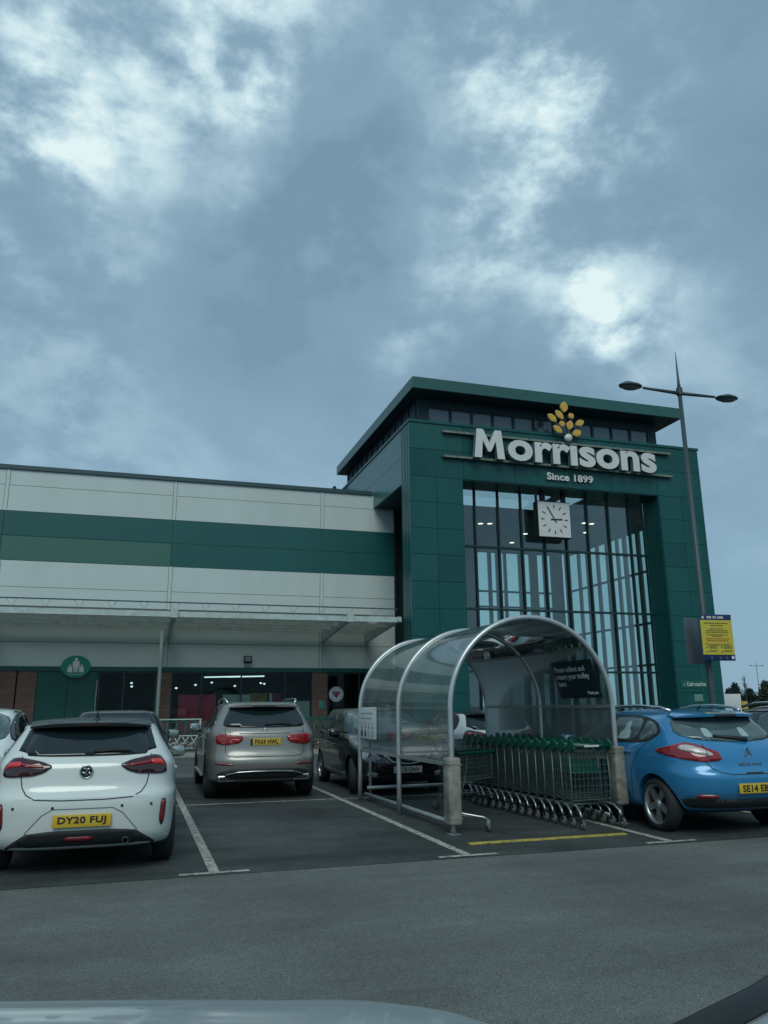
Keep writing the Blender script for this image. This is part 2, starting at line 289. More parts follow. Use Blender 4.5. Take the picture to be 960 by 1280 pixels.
    for p, c in ((.25, (.234, .371, .478, 1)), (.45, (.335, .495, .60, 1)), (.68, (.50, .68, .75, 1))): q = e.new(p); q.color = c
    # thin blue-grey air low down
    hz = N.new('ShaderNodeMapRange'); L(sx.outputs[2], hz.inputs[0]); hz.inputs['From Min'].default_value = .02; hz.inputs['From Max'].default_value = .42; hz.inputs['To Min'].default_value = .85; hz.inputs['To Max'].default_value = 0; hz.interpolation_type = 'SMOOTHSTEP'
    mx = N.new('ShaderNodeMix'); mx.data_type = 'RGBA'; L(hz.outputs[0], mx.inputs['Factor']); L(cr_.outputs[0], mx.inputs['A']); mx.inputs['B'].default_value = (.235, .395, .515, 1)
    # the clear sky shows faintly through the deck
    add = N.new('ShaderNodeMix'); add.data_type = 'RGBA'; add.blend_type = 'ADD'; add.inputs['Factor'].default_value = 1
    sc = vm('SCALE', st.outputs[0], s=.006).outputs[0]; L(mx.outputs['Result'], add.inputs['A']); L(sc, add.inputs['B'])
    L(vm('SCALE', add.outputs['Result'], s=10.).outputs[0], bg.inputs['Color']); bg.inputs['Strength'].default_value = .1
sky()
sd = bpy.data.lights.new('sun', 'SUN'); sd.energy = 1.35; sd.angle = R(35); sd.color = (.97, 1, .90); so = bpy.data.objects.new('sun', sd); COL.objects.link(so)
sdir = V((sin(SUN_AZ) * cos(SUN_EL), cos(SUN_AZ) * cos(SUN_EL), sin(SUN_EL))); so.rotation_euler = sdir.to_track_quat('Z', 'Y').to_euler()

# ------------------------------------------------------------------ ground
def sheet(name, x0, x1, y0, y1, z, mt):
    return tag(MB().add([(x0, y0, z), (x1, y0, z), (x1, y1, z), (x0, y1, z)], [(0, 1, 2, 3)]).build(name, mt), kind='structure')
sheet('ground', -1500, 1500, -1500, 1500, 0, m['road'])
sheet('parking_bays', -60, 60, 8.0, 18.9, .004, m['bay'])
sheet('access_road', -60, 60, 18.9, 26.6, .004, m['far'])
tag(MB().box(-60, 60, 26.6, 26.74, -.05, .125).build('kerb', m['kerb']), kind='structure')
tag(MB().box(-60, 60, 26.742, 30.6, -.05, .12).build('pavement', m['pave']), kind='structure')
mk = MB()
def q(x0, x1, y0, y1, z=.008): mk.add([(x0, y0, z), (x1, y0, z), (x1, y1, z), (x0, y1, z)], [(0, 1, 2, 3)])
for i, x in enumerate((-6.95, -4.37, -1.78, .82, 3.42, 5.92, 8.5, 11.1, 13.7, 16.3, 18.9)):
    q(x - .05, x + .05, 8.145, 13.55); q(x - .05, x + .05, 13.65, 18.7)
    q(x - .33, x + .33, 8.06, 8.14)
q(-18, 24, 13.56, 13.64)
tag(mk.build('parking_bay_lines', m['line']), kind='structure')
tag(MB().box(3.7, 5.74, 8.69, 8.77, 0, .016).build('shelter_threshold_line', m['yel']), kind='structure')

# ------------------------------------------------------------------ the store
st = thing('supermarket_building', 'long grey and green clad supermarket with a tall glazed green entrance tower', 'building', (0, 0, 0))
YW, YT = 30.2, 25.5
# cladding of the long wing (real panels with open joints over a dark backing)
mb = MB(); mb.box(-40, 9.9, YW + .02, YW + .3, 2.98, 10.1, m['joint'])
cols = [-40, -28.4, -22.6, -16.75, -10.85, -4.98, .95, 6.79, 9.84]
for i in range(len(cols) - 1):
    a, b = cols[i] + .075, cols[i + 1] - (.075 if i < len(cols) - 2 else 0)
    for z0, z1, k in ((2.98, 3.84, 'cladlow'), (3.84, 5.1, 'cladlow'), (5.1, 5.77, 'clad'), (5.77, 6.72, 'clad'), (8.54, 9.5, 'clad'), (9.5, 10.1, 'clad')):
        mb.box(a, b, YW - .02, YW + .019, z0 + .008, z1 - .008, m[k])
    if i:
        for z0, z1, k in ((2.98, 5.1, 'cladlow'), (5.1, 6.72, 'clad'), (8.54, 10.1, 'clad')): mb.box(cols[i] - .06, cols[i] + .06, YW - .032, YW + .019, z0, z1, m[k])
mb.build('wall_cladding', None, st)
mb = MB()
for i in range(len(cols) - 1):
    a, b = cols[i] + .008, cols[i + 1] - .008
    mb.box(a, b, YW - .024, YW + .019, 6.724, 7.625, m['stripe']); mb.box(a, b, YW - .024, YW + .019, 7.637, 8.536, m['stripe'])
mb.build('green_stripe', None, st)
MB().box(-4.97, .90, YW - .029, YW - .0245, 6.73, 7.6).build('faded_panel', m['lime'], st)
MB().box(-40, 8.9, YW - .09, YW + .35, 10.1, 10.24).box(-40, 8.9, YW - .05, YW + .3, 10.24, 10.27).build('parapet', m['cap'], st)
MB().box(-40, 8.9, YW + .36, 60, 9.7, 9.9).build('flat_roof', m['cap'], st)
MB().box(-40, 9.9, YW - .06, YW + .3, 2.83, 2.976).build('lintel', m['tower'], st)
for x0, x1 in ((-9, -4.02), (-3.97, -3.35), (.68, 1.2), (6.47, 7.05)):
    MB().box(x0, x1, YW - .03, YW + .35, .1, 2.828).build('brick_pier', m['brick'], st)
MB().box(-40, -9.02, YW, YW + .3, .1, 2.828).build('brick_wall', m['brick'], st)
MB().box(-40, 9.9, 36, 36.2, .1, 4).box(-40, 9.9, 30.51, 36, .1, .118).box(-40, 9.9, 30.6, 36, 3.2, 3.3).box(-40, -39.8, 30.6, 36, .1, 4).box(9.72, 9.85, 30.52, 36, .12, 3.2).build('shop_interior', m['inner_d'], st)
# store windows
def window(x0, x1, z0, z1, bars, y=YW + .05, name='window'):
    f = MB(); w = .05
    f.box(x0, x1, y - .05, y + .05, z0, z0 + w); f.box(x0, x1, y - .05, y + .05, z1 - w, z1)
    for x in [x0 + w / 2] + list(bars) + [x1 - w / 2]: f.box(x - w / 2, x + w / 2, y - .049, y + .049, z0 + w, z1 - w)
    o = f.build(name, m['mull'], st)
    MB().box(x0 + w, x1 - w, y - .006, y + .006, z0 + w, z1 - w).build('pane', m['shopglass'], o)
    return o
window(1.2, 6.47, .55, 2.82, (2.3, 3.75, 5.41)); window(7.05, 9.86, .55, 2.82, (8.35,))
MB().box(1.2, 6.47, YW, YW + .3, .1, .548).box(7.05, 9.86, YW, YW + .3, .1, .548).build('window_wall', m['brick'], st)
window(-1.35, .68, .14, 2.82, (-.45,), name='glass_entrance')
d = MB()
for i in range(2): d.box(-3.33 + i * 1.0, -2.345 + i * .98, YW - .02, YW + .06, .13, 2.82)
d.build('store_door', m['door'], st)
MB().box(-1.37, -1.352, YW - .08, YW - .03, .13, 2.5).build('door_pull', m['can'], st)
# lights inside
for x, y in ((3.4, 33.0), (4.3, 32.6)): MB().tube([(x - .75, y + .5, 2.75), (x + .6, y - .45, 2.75)], .025, 6).build('strip_light', m['tube'], st)
for x, y, z in ((1.42, 30.8, 2.25), (2.2, 32, 2.4), (3.0, 34, 2.55), (3.9, 33.5, 2.4), (4.9, 33, 2.5), (5.2, 34, 2.5), (-.2, 33, 2.5), (-.18, 32.4, 2.35)): MB().ell((x, y, z), .05, .05, .035, n=8).build('spot_light', m['tube'], st)
# canopy
can = MB().box(-40, 8.72, 25.96, 26.12, 4.37, 4.55).build('canopy', m['can'], st)
pu = MB()
for y in (27.35, 28.6, 29.75): pu.box(-40, 8.6, y, y + .07, 4.33, 4.47)
pu.build('purlin', m['can'], can)
for x in (-16.7, -10.85, -4.9, 1.0, 6.85, 8.62):
    MB().prism([(25.9, 4.40), (25.9, 4.56), (30.15, 4.62), (30.15, 4.0)], x - .07, x + .07, plane='yz').build('canopy_beam', m['can'], can)
    if x < 8: MB().box(x - .11, x + .11, 25.84, 26.13, 4.34, 4.62).build('beam_end', m['can'], can)
MB().add([(-40, 26.0, 4.60), (8.7, 26.0, 4.60), (8.7, 30.15, 4.86), (-40, 30.15, 4.86)], [(0, 1, 2, 3)]).build('canopy_glazing', m['cang'], can)
for i in range(24):
    x = 7.9 - i * .98; MB().tube([(x - .14, 26.3, 4.855), (x, 26.3, 4.62), (x + .14, 26.3, 4.855)], .014, 5).build('glazing_bracket', m['galv'], can)
MB().box(-40, 8.7, 26.31, 26.34, 4.86, 4.90).build('glazing_rail', m['cap'], can)
MB().tube([(.76, 29.55, .12), (.76, 29.55, 4.25)], .062, 12).build('canopy_column', m['can'], can)
# entrance tower: panels with joints
XL, XR, ZT = 8.95, 21.6, 11.75; OL, OR, OT = 11.0, 19.5, 9.65
core = MB()
core.box(XL + .03, OL - .004, YT + .03, 26.4, 0, OT, m['tgap']); core.box(OR + .004, XR - .03, YT + .03, 26.4, 0, OT, m['tgap']); core.box(XL + .03, XR - .03, YT + .03, 26.4, OT + .004, ZT - .04, m['tgap'])
def grid(a, b, step):
    n = max(1, round((b - a) / step)); return [a + (b - a) * i / n for i in range(n + 1)]
def panels(x0, x1, z0, z1, sx, sz, y, g=.007):
    X, Z = grid(x0, x1, sx), grid(z0, z1, sz)
    for i in range(len(X) - 1):
        for k in range(len(Z) - 1): core.box(X[i] + g, X[i + 1] - g, y, y + .029, Z[k] + g, Z[k + 1] - g, m[random.choice(('tower', 'tower', 'tower2', 'tower3'))])
panels(XL, OL, .02, OT, 1.02, .965, YT); panels(OR, XR, .02, OT, 1.05, .965, YT); panels(XL, XR, OT, ZT, 2.1, 1.05, YT)
for i in range(9): core.box(XL, XL + .029, YT + .05 + i * .1, YT + .05 + i * .1 + (.07 if i % 2 else .085), 0, ZT - .05, m['tower'] if i % 3 else m['side'])
for k in range(10): core.box(XR - .029, XR, YT + .04, 26.4, .02 + k * 1.16, .02 + (k + 1) * 1.16 - .014, m['tower'])
core.build('portal_frame', None, st)
MB().box(OL, OL + .03, YT + .032, 26.7, 0, OT).box(OR - .03, OR, YT + .032, 26.7, 0, OT).box(OL + .03, OR - .03, YT + .032, 26.7, OT - .03, OT).build('opening_reveal', m['tower'], st)
MB().box(XL - .03, XR + .03, YT - .04, YT + .25, ZT - .04, ZT + .06).box(XL - .03, XL + .25, YT + .25, 36.8, ZT - .04, ZT + .06).box(XR - .25, XR + .03, YT + .25, 36.8, ZT - .04, ZT + .06).build('tower_coping', m['tower'], st)
up = MB()
for y0, y1 in ((26.41, 29.0), (29.015, 32.9), (32.915, 36.8)):
    for z0, z1 in ((9.55, 10.6), (10.612, ZT - .045)): up.box(XL + .01, XL + .12, y0, y1, z0, z1)
up.build('overhang_side', m['side'], st)
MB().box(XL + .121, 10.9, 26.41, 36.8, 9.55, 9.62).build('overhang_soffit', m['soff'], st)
MB().box(10.9, 11.05, 26.41, 36.8, 0, ZT - .05, m['inner']).build('inner_wall', None, st)
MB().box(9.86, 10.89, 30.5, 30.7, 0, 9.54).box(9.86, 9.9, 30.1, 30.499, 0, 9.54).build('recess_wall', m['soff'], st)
# the atrium behind the glass: floor, gallery ceiling with downlights, glazed back and right-hand walls
MB().box(11.06, XR - .13, 26.5, 36.6, .05, .118).build('atrium_floor', m['inner'], st)
ce = MB().box(11.06, XR - .3, 28.8, 36.3, 9.3, 9.5).build('gallery_ceiling', m['ceil'], st)
for x, y in ((11.6, 29.4), (14.0, 30.6), (17.2, 34.0), (14.4, 30.5), (18.4, 29.3), (18.8, 29.35), (19.5, 31), (16.9, 32)):
    MB().lathe([(9.296, .001), (9.292, .11), (9.31, .13)], 14, 'z', (x, y, 0)).build('downlight', m['lampon'], ce)
def glazed(name, axis, c, a0_, a1_, z0, z1, solid, mt_in, winz, xs, trans):
    """wall at depth c along `axis`; windows over winz at the intervals xs, solid between"""
    w = MB(); T_ = .14
    def bx(a, b, u, v, t0=0., t1=T_, mt=mt_in):
        if axis == 'y': w.box(a, b, c + t0, c + t1, u, v, mt)
        else: w.box(c + t0, c + t1, a, b, u, v, mt)
    bx(a0_, a1_, z0, winz[0]); bx(a0_, a1_, winz[1], z1)
    e = [a0_] + [k for p in xs for k in p] + [a1_]
    for i in range(0, len(e), 2): bx(e[i], e[i + 1], winz[0] + .001, winz[1] - .001)
    for a, b in xs:
        for z in trans: bx(a + .001, b - .001, z - .05, z + .05, .03, .11, m['mull'])
    o = w.build(name, None, st)
    g = MB()
    for a, b in xs:
        if axis == 'y': g.box(a + .002, b - .002, c + .06, c + .07, winz[0] + .002, winz[1] - .002)
        else: g.box(c + .06, c + .07, a + .002, b - .002, winz[0] + .002, winz[1] - .002)
    g.build('pane', m['backglass'], o); return o
glazed('rear_wall', 'y', 36.5, 11.06, XR - .2, .12, ZT, 0, m['inner'], (.5, 9.29), [(16.38, 17.05), (17.23, 17.5), (17.69, 17.95), (18.1, 18.8), (18.98, 19.45), (19.9, 20.25), (20.4, 20.7)], (3.6, 6.45, 7.25))
glazed('right_wall', 'x', XR - .16, 26.6, 36.4, .12, ZT, 0, m['inner'], (.6, 9.2), [(26.85, 27.75), (27.9, 28.75), (28.95, 29.8), (30.0, 30.85), (31.05, 31.5), (31.62, 32.3), (32.5, 33.2), (33.35, 34.1), (34.3, 34.95), (35.1, 36.0)], (3.2, 5.0, 7.3))
g = MB()
for z in (2.72, 5.0, 7.36): g.box(OL + .03, OR - .03, 26.46, 26.59, z - .038, z + .038)
g.box(OL + .03, OR - .03, 26.46, 26.62, .12, .3)
for i in range(1, 9): x = OL - .07 + i * .975; g.box(x - .028, x + .028, 26.45, 26.60, .12, OT - .03)
gf = g.build('glass_front', m['mull'], st)
MB().box(OL + .031, OR - .031, 26.545, 26.557, .13, OT - .031).build('pane', m['atglass'], gf)
# clerestory and oversailing roof
cl = MB(); cw = MB(); CX0, CX1, CY0, CY1 = 9.55, 20.15, 26.15, 36.6
for i in range(12):
    x = 10.0 + i * .89
    if i: cl.box(x - .05, x + .05, CY0, CY0 + .14, ZT + .28, 12.62)
cl.box(CX0, CX1, CY0, CY0 + .14, ZT, ZT + .28); cl.box(CX0, CX1, CY0, CY0 + .14, 12.62, 13.0); cl.box(CX0, 10.0, CY0, CY0 + .14, ZT + .28, 12.62); cl.box(19.85, CX1, CY0, CY0 + .14, ZT + .28, 12.62)
cl.box(CX0, CX0 + .14, CY0 + .14, CY1, ZT, 13.0); cl.box(CX1 - .14, CX1, CY0 + .14, CY1, ZT, ZT + .28); cl.box(CX1 - .14, CX1, CY0 + .14, CY1, 12.62, 13.0)
for k in range(13): y = CY0 + .2 + k * .85; cl.box(CX1 - .13, CX1 - .01, y, y + .08, ZT + .28, 12.62)
for k in range(13): y = CY0 + .2 + k * .85; cl.box(CX0 - .05, CX0 + .001, y, y + .08, ZT, 12.98)
clo = cl.build('clerestory', m['soff'], st)
MB().box(10.0, 19.85, CY0 + .05, CY0 + .07, ZT + .281, 12.619).build('clerestory_window', m['clglass'], clo)
MB().box(9.02, 20.8, 25.25, 36.9, 12.97, 13.39, m['roof']).box(9.04, 20.78, 25.27, 36.88, 12.95, 12.969, m['soff']).box(9.05, 20.77, 25.28, 36.87, 13.391, 13.42, m['cap']).build('oversailing_roof', None, st)
MB().tube([(8.6, 35.6, 10.2), (8.6, 35.6, 11.95), (8.95, 36.6, 12.0)], .06, 6).tube([(8.6, 36.8, 10.2), (8.6, 36.8, 11.95), (8.6, 35.6, 11.95)], .05, 6).build('roof_edge_rail', m['black'], st)

# ------------------------------------------------------------------ signs on the store
sg = thing('store_sign', 'large raised white MORRISONS lettering above the glazed entrance', 'sign', (15.53, YT, 10.45))
def letters(s, w, h, off, name, parent, loc, mt, ms, ext, sp=1.):
    me = fit(text(s, 1, .5, off, sp), w, h)
    for v in me.vertices: v.co.z *= ext / .5 
    b = MB(); b.mesh(me, None, T(loc) @ FACE); fm, sm = b.mi(mt), b.mi(ms)
    b.bm.normal_update()
    for f in b.bm.faces: f.material_index = fm if f.normal.y < -.7 else sm
    return b.build(name, None, parent, fixn=False)
b = MB(); M0 = [(0, 0), (.30, 0), (.355, .68), (.56, .26), (.68, .26), (.885, .68), (.94, 0), (1.24, 0), (1.12, 1.12), (.86, 1.12), (.62, .60), (.38, 1.12), (.12, 1.12)]
bmM = bmesh.new(); fv = [bmM.verts.new((x, 0, z)) for x, z in M0]; bmM.faces.new(fv); bmesh.ops.triangulate(bmM, faces=bmM.faces[:]); bmM.verts.index_update()
tri = [tuple(v.index for v in f.verts) for f in bmM.faces]; bmM.free(); n0 = len(M0); O = (-4.17, -.02)
b.add([(O[0] + x, -.39, O[1] + z) for x, z in M0], tri, m['offw']); b.add([(O[0] + x, -.17, O[1] + z) for x, z in M0], tri, m['letside'])
b.add([(O[0] + x, y, O[1] + z) for y in (-.39, -.17) for x, z in M0], [(i, (i + 1) % n0, (i + 1) % n0 + n0, i + n0) for i in range(n0)], m['letside'])
bmesh.ops.remove_doubles(b.bm, verts=b.bm.verts, dist=.0005); b.build('lettering', None, sg)
letters('orr\u0131sons', 6.52, .83, .034, 'lettering', sg, V((.46, -.28, .395)), m['offw'], m['letside'], .11, 1.02)
dot = MB().lathe([(-.34, .001), (-.34, .15), (-.24, .15)], 24, 'y', (-.13, 0, 1.14), m['offw']).build('letter_dot', None, sg)
# leaf emblem
def leaf(parent, cx, cz, w, l, ang):
    pts = [(w * sin(pi * t) ** .8 * s, l * (t - .5)) for s, ts in ((1, [i / 10 for i in range(11)]), (-1, [1 - i / 10 for i in range(1, 10)])) for t in ts]
    ca, sa = cos(R(ang)), sin(R(ang)); f = lambda k: [(cx + (x * ca - z * sa) * k, cz + (x * sa + z * ca) * k) for x, z in pts]
    b = MB(); b.prism(f(1), -.31, -.23, m['goldrim']); b.prism(f(.78), -.32, -.311, m['gold']); b.build('emblem_leaf', None, parent)
k_ = 1.58 / 45.0   # metres per unit of the emblem drawing
for px, pz, w, l, an in ((-3.2, 38.5, 4.6, 13.0, -4), (-9.6, 28.6, 3.6, 13.0, 42), (-19, 24.0, 3.7, 12.8, 50), (5.0, 28.6, 3.4, 7.2, 30), (15.4, 21.3, 3.5, 12.0, -62), (2.6, 17.5, 4.0, 11.5, -18), (-7.1, 18.2, 3.4, 7.0, 20), (-12.8, 11.2, 3.7, 12.8, 55), (10.8, 9.0, 3.9, 12.0, -68)):
    leaf(sg, -.12 + px * k_, 1.06 + pz * k_, w * k_, l * k_, an)
wk = MB()
for pts in (((-.03, 1.16), (-.12, 1.7), (-.16, 2.4)), ((-.03, 1.16), (.1, 1.6), (.2, 2.05)), ((-.03, 1.16), (-.4, 1.6), (-.65, 1.9)), ((-.03, 1.16), (.35, 1.55), (.5, 1.8)), ((-.03, 1.16), (-.45, 1.45)), ((-.03, 1.16), (.35, 1.36))):
    wk.tube([(x, -.15, z) for x, z in pts], .02, 6)
wk.build('emblem_stem', m['black'], sg)
for z in (.99, .03):
    b = MB(); b.box(-5.3, 4.62, -.16, -.08, z - .07, z - .005, m['rail']); b.box(-5.3, 4.62, -.165, -.02, z - .004, z + .012, m['rail'])
    for i in range(9): b.box(-5.1 + i * 1.18, -5.02 + i * 1.18, -.08, -.001, z - .06, z - .01, m['rail'])
    b.build('mounting_rail', None, sg)
sn = thing('date_sign', 'small raised white Since 1899 lettering centred under the big store name', 'sign', (15.48, YT, 10.035))
letters('Since 1899', 2.02, .30, .036, 'lettering', sn, V((0, -.05, 0)), m['offw'], m['letside'], .045, 1.03)
ckk = thing('wall_clock', 'square white clock with black dashes hung in front of the entrance glazing', 'clock', (15.02, 26.0, 8.48))
MB().rbox(-.72, .72, .0, .33, -.72, .72, .02).box(-.5, -.42, .05, .2, .72, 1.2).box(.42, .5, .05, .2, .72, 1.2).build('case', m['black'], ckk)
MB().box(-.685, .685, -.012, -.001, -.685, .685).build('face', m['white'], ckk)
b = MB()
for i in range(12):
    an = i * pi / 6; mx = T((.51 * sin(an), 0, .51 * cos(an))) @ M.Rotation(an, 4, 'Y'); b.box(-.02, .02, -.02, -.0125, -.075, .075, None, mx)
b.build('hour_mark', m['black'], ckk)
for ln, tail, w, an, y in ((.34, .16, .026, 87, -.028), (.56, .14, .018, -30, -.036)):
    MB().box(-w, w, y, y + .007, -tail, ln, None, M.Rotation(R(an), 4, 'Y')).build('hand', m['black'], ckk)
def disc(b, x, z, r, y0, y1, mt, n=32, rz=None):
    return b.prism([(x + r * cos(2 * pi * k / n), z + (rz or r) * sin(2 * pi * k / n)) for k in range(n)], y0, y1, mt)
ps = thing('parent_parking_sign', 'oval green sign with a white parent and two children over the store doors', 'sign', (-2.1, YW - .06, 2.98))
disc(MB(), 0, 0, .49, -.06, 0, m['oval'], 40, .385).build('sign_plate', None, ps)
b = MB(); disc(b, 0, .25, .055, -.068, -.0605, m['white'], 16); b.prism([(-.1, .19), (.1, .19), (.12, -.02), (.075, -.02), (.075, .1), (.06, -.2), (.012, -.2), (0, -.04), (-.012, -.2), (-.06, -.2), (-.075, .1), (-.075, -.02), (-.12, -.02)], -.068, -.0605, m['white'])
for s in (-1, 1):
    disc(b, .19 * s, .03, .04, -.068, -.0605, m['white'], 12); b.prism([(.19 * s - .075, -.015), (.19 * s + .075, -.015), (.19 * s + .085, -.2), (.19 * s - .085, -.2)], -.068, -.0605, m['white'])
b.mesh(fit(text('parking spaces', 1, .5, .01), .5, .055), m['white'], T((0, -.064, -.27)) @ FACE @ M.Diagonal((1, 1, .004, 1)))
b.build('pictogram', None, ps)
bs = thing('british_food_sign', 'round white window sticker with a red and navy flag heart', 'sign', (7.42, YW - .005, 2.0))
disc(MB(), 0, 0, .285, -.02, 0, m['white'], 40).build('sticker', None, bs)
b = MB(); heart = [(0, -.15), (.14, .0), (.15, .07), (.1, .12), (.04, .12), (0, .07), (-.04, .12), (-.1, .12), (-.15, .07), (-.14, 0)]
b.prism(heart, -.024, -.0205, m['br_blue']); b.box(-.028, .028, -.03, -.0245, -.135, .08, m['br_red']); b.box(-.145, .145, -.029, -.0242, .005, .06, m['br_red'])
for s in (-1, 1): b.box(.03 * s, .12 * s, -.0275, -.0243, .066, .085, m['white']); b.box(.03 * s, .1 * s, -.0275, -.0243, -.03, -.008, m['white'])
for i in range(22):
    an = R(-70 + i * 320 / 21 - 0); mx = T((.235 * sin(an), 0, .235 * cos(an))) @ M.Rotation(an, 4, 'Y')
    if abs(i - 10.5) > 9.5: continue
    b.box(-.012, .012, -.024, -.0203, -.018, .018, m['dgreen'], mx)
b.build('emblem', None, bs)
pq = MB().rbox(-.11, .11, -.02, 0, -.16, .16, .009).build('wall_plaque', m['plq']); pq.location = (6.85, YW - .032, 1.6); tag(pq, 'small pale green oval plaque on the brick pier beside the round sticker', 'plaque')
fl = thing('floodlight', 'small dark floodlight box on the grey wall below the canopy', 'floodlight', (3.95, YW - .03, 3.28))
MB().rbox(-.15, .15, -.2, -.02, -.13, .14, .025).box(-.05, .05, -.02, .0, -.05, .05).build('housing', m['black'], fl)
MB().box(-.115, .115, -.207, -.201, -.06, .1).build('lens', m['lampglass'], fl)
# posters seen through the shop window
for nm, x0, x1, z0, z1, y, mt, lb in (('window_poster', 1.5, 2.85, .6, 2.0, 30.275, 'red', 'large red poster inside the shop window beside the brick pier'), ('window_poster', 3.1, 4.4, .6, 2.0, 30.29, 'pale', 'pale poster inside the shop window behind the silver car'), ('window_poster', 4.1, 4.75, 1.1, 2.05, 30.27, 'brown', 'brown food poster inside the shop window'), ('window_poster', 5.5, 6.4, .6, 1.75, 30.28, 'pale', 'pale poster in the end pane of the shop window by the pier'), ('window_poster', 4.95, 5.3, 1.3, 2.05, 30.28, 'br_red', 'narrow red and white poster inside the shop window')):
    b = MB(); b.box(x0, x1, y, y + .01, z0, z1, m[mt])
    if x0 == 4.95: b.box(x0 - .12, x0 - .01, y - .005, y + .005, z0, z1, m['white'])
    tag(b.build(nm, None), lb, 'poster')
cs = thing('cash_machine_sign', 'thin green sign reading Cash machine on the right tower pier', 'sign', (20.3, YT - .001, 2.26))
b = MB(); b.box(-.62, .62, -.02, 0, -.14, .14, m['dgreen']); b.mesh(fit(text('\u2039  Cash machine', 1, .5, .01), 1.0, .15), m['white'], T((0, -.022, 0)) @ FACE @ M.Diagonal((1, 1, .004, 1))); b.build('sign_plate', None, cs)
b = MB(); b.box(-.2, .2, -.012, 0, -.13, .13, m['plq'])
for k in range(4): b.box(-.16, .16, -.015, -.0125, .07 - k * .06, .1 - k * .06, m['txtgrey'])
o = b.build('wall_notice', None); o.location = (20.42, YT - .001, 1.75); tag(o, 'small pale notice under the cash machine sign on the tower', 'notice')
# ------------------------------------------------------------------ cars
def pchip(xs, ys, q):
    n = len(xs); h = [xs[i + 1] - xs[i] for i in range(n - 1)]; d = [(ys[i + 1] - ys[i]) / h[i] for i in range(n - 1)]
    s = [d[0]] + [0 if d[i - 1] * d[i] <= 0 else 2 * d[i - 1] * d[i] / (d[i - 1] + d[i]) for i in range(1, n - 1)] + [d[-1]]
    for i in range(n - 1):
        if q <= xs[i + 1] or i == n - 2:
            t = (q - xs[i]) / h[i]; return ys[i] * (1 + 2 * t) * (1 - t) ** 2 + h[i] * s[i] * t * (1 - t) ** 2 + ys[i + 1] * t * t * (3 - 2 * t) + h[i] * s[i + 1] * t * t * (t - 1)
def loop(hw, yr, yf, a, b, n=112):
    hl, ym = (yf - yr) / 2, (yf + yr) / 2; dense = []
    for i in range(1201):
        th = 2 * pi * i / 1200; c, s = cos(th), sin(th)
        dense.append((hw * math.copysign(abs(c) ** (2 / a), c), ym + hl * math.copysign(abs(s) ** (2 / b), s)))
    L = [0]
    for i in range(1200): L.append(L[-1] + math.dist(dense[i], dense[i + 1]))
    out = []; j = 0
    for k in range(n):
        t = L[-1] * k / n
        while L[j + 1] < t: j += 1
        u = (t - L[j]) / max(1e-9, L[j + 1] - L[j]); out.append(tuple(dense[j][i] + (dense[j + 1][i] - dense[j][i]) * u for i in (0, 1)))
    return out
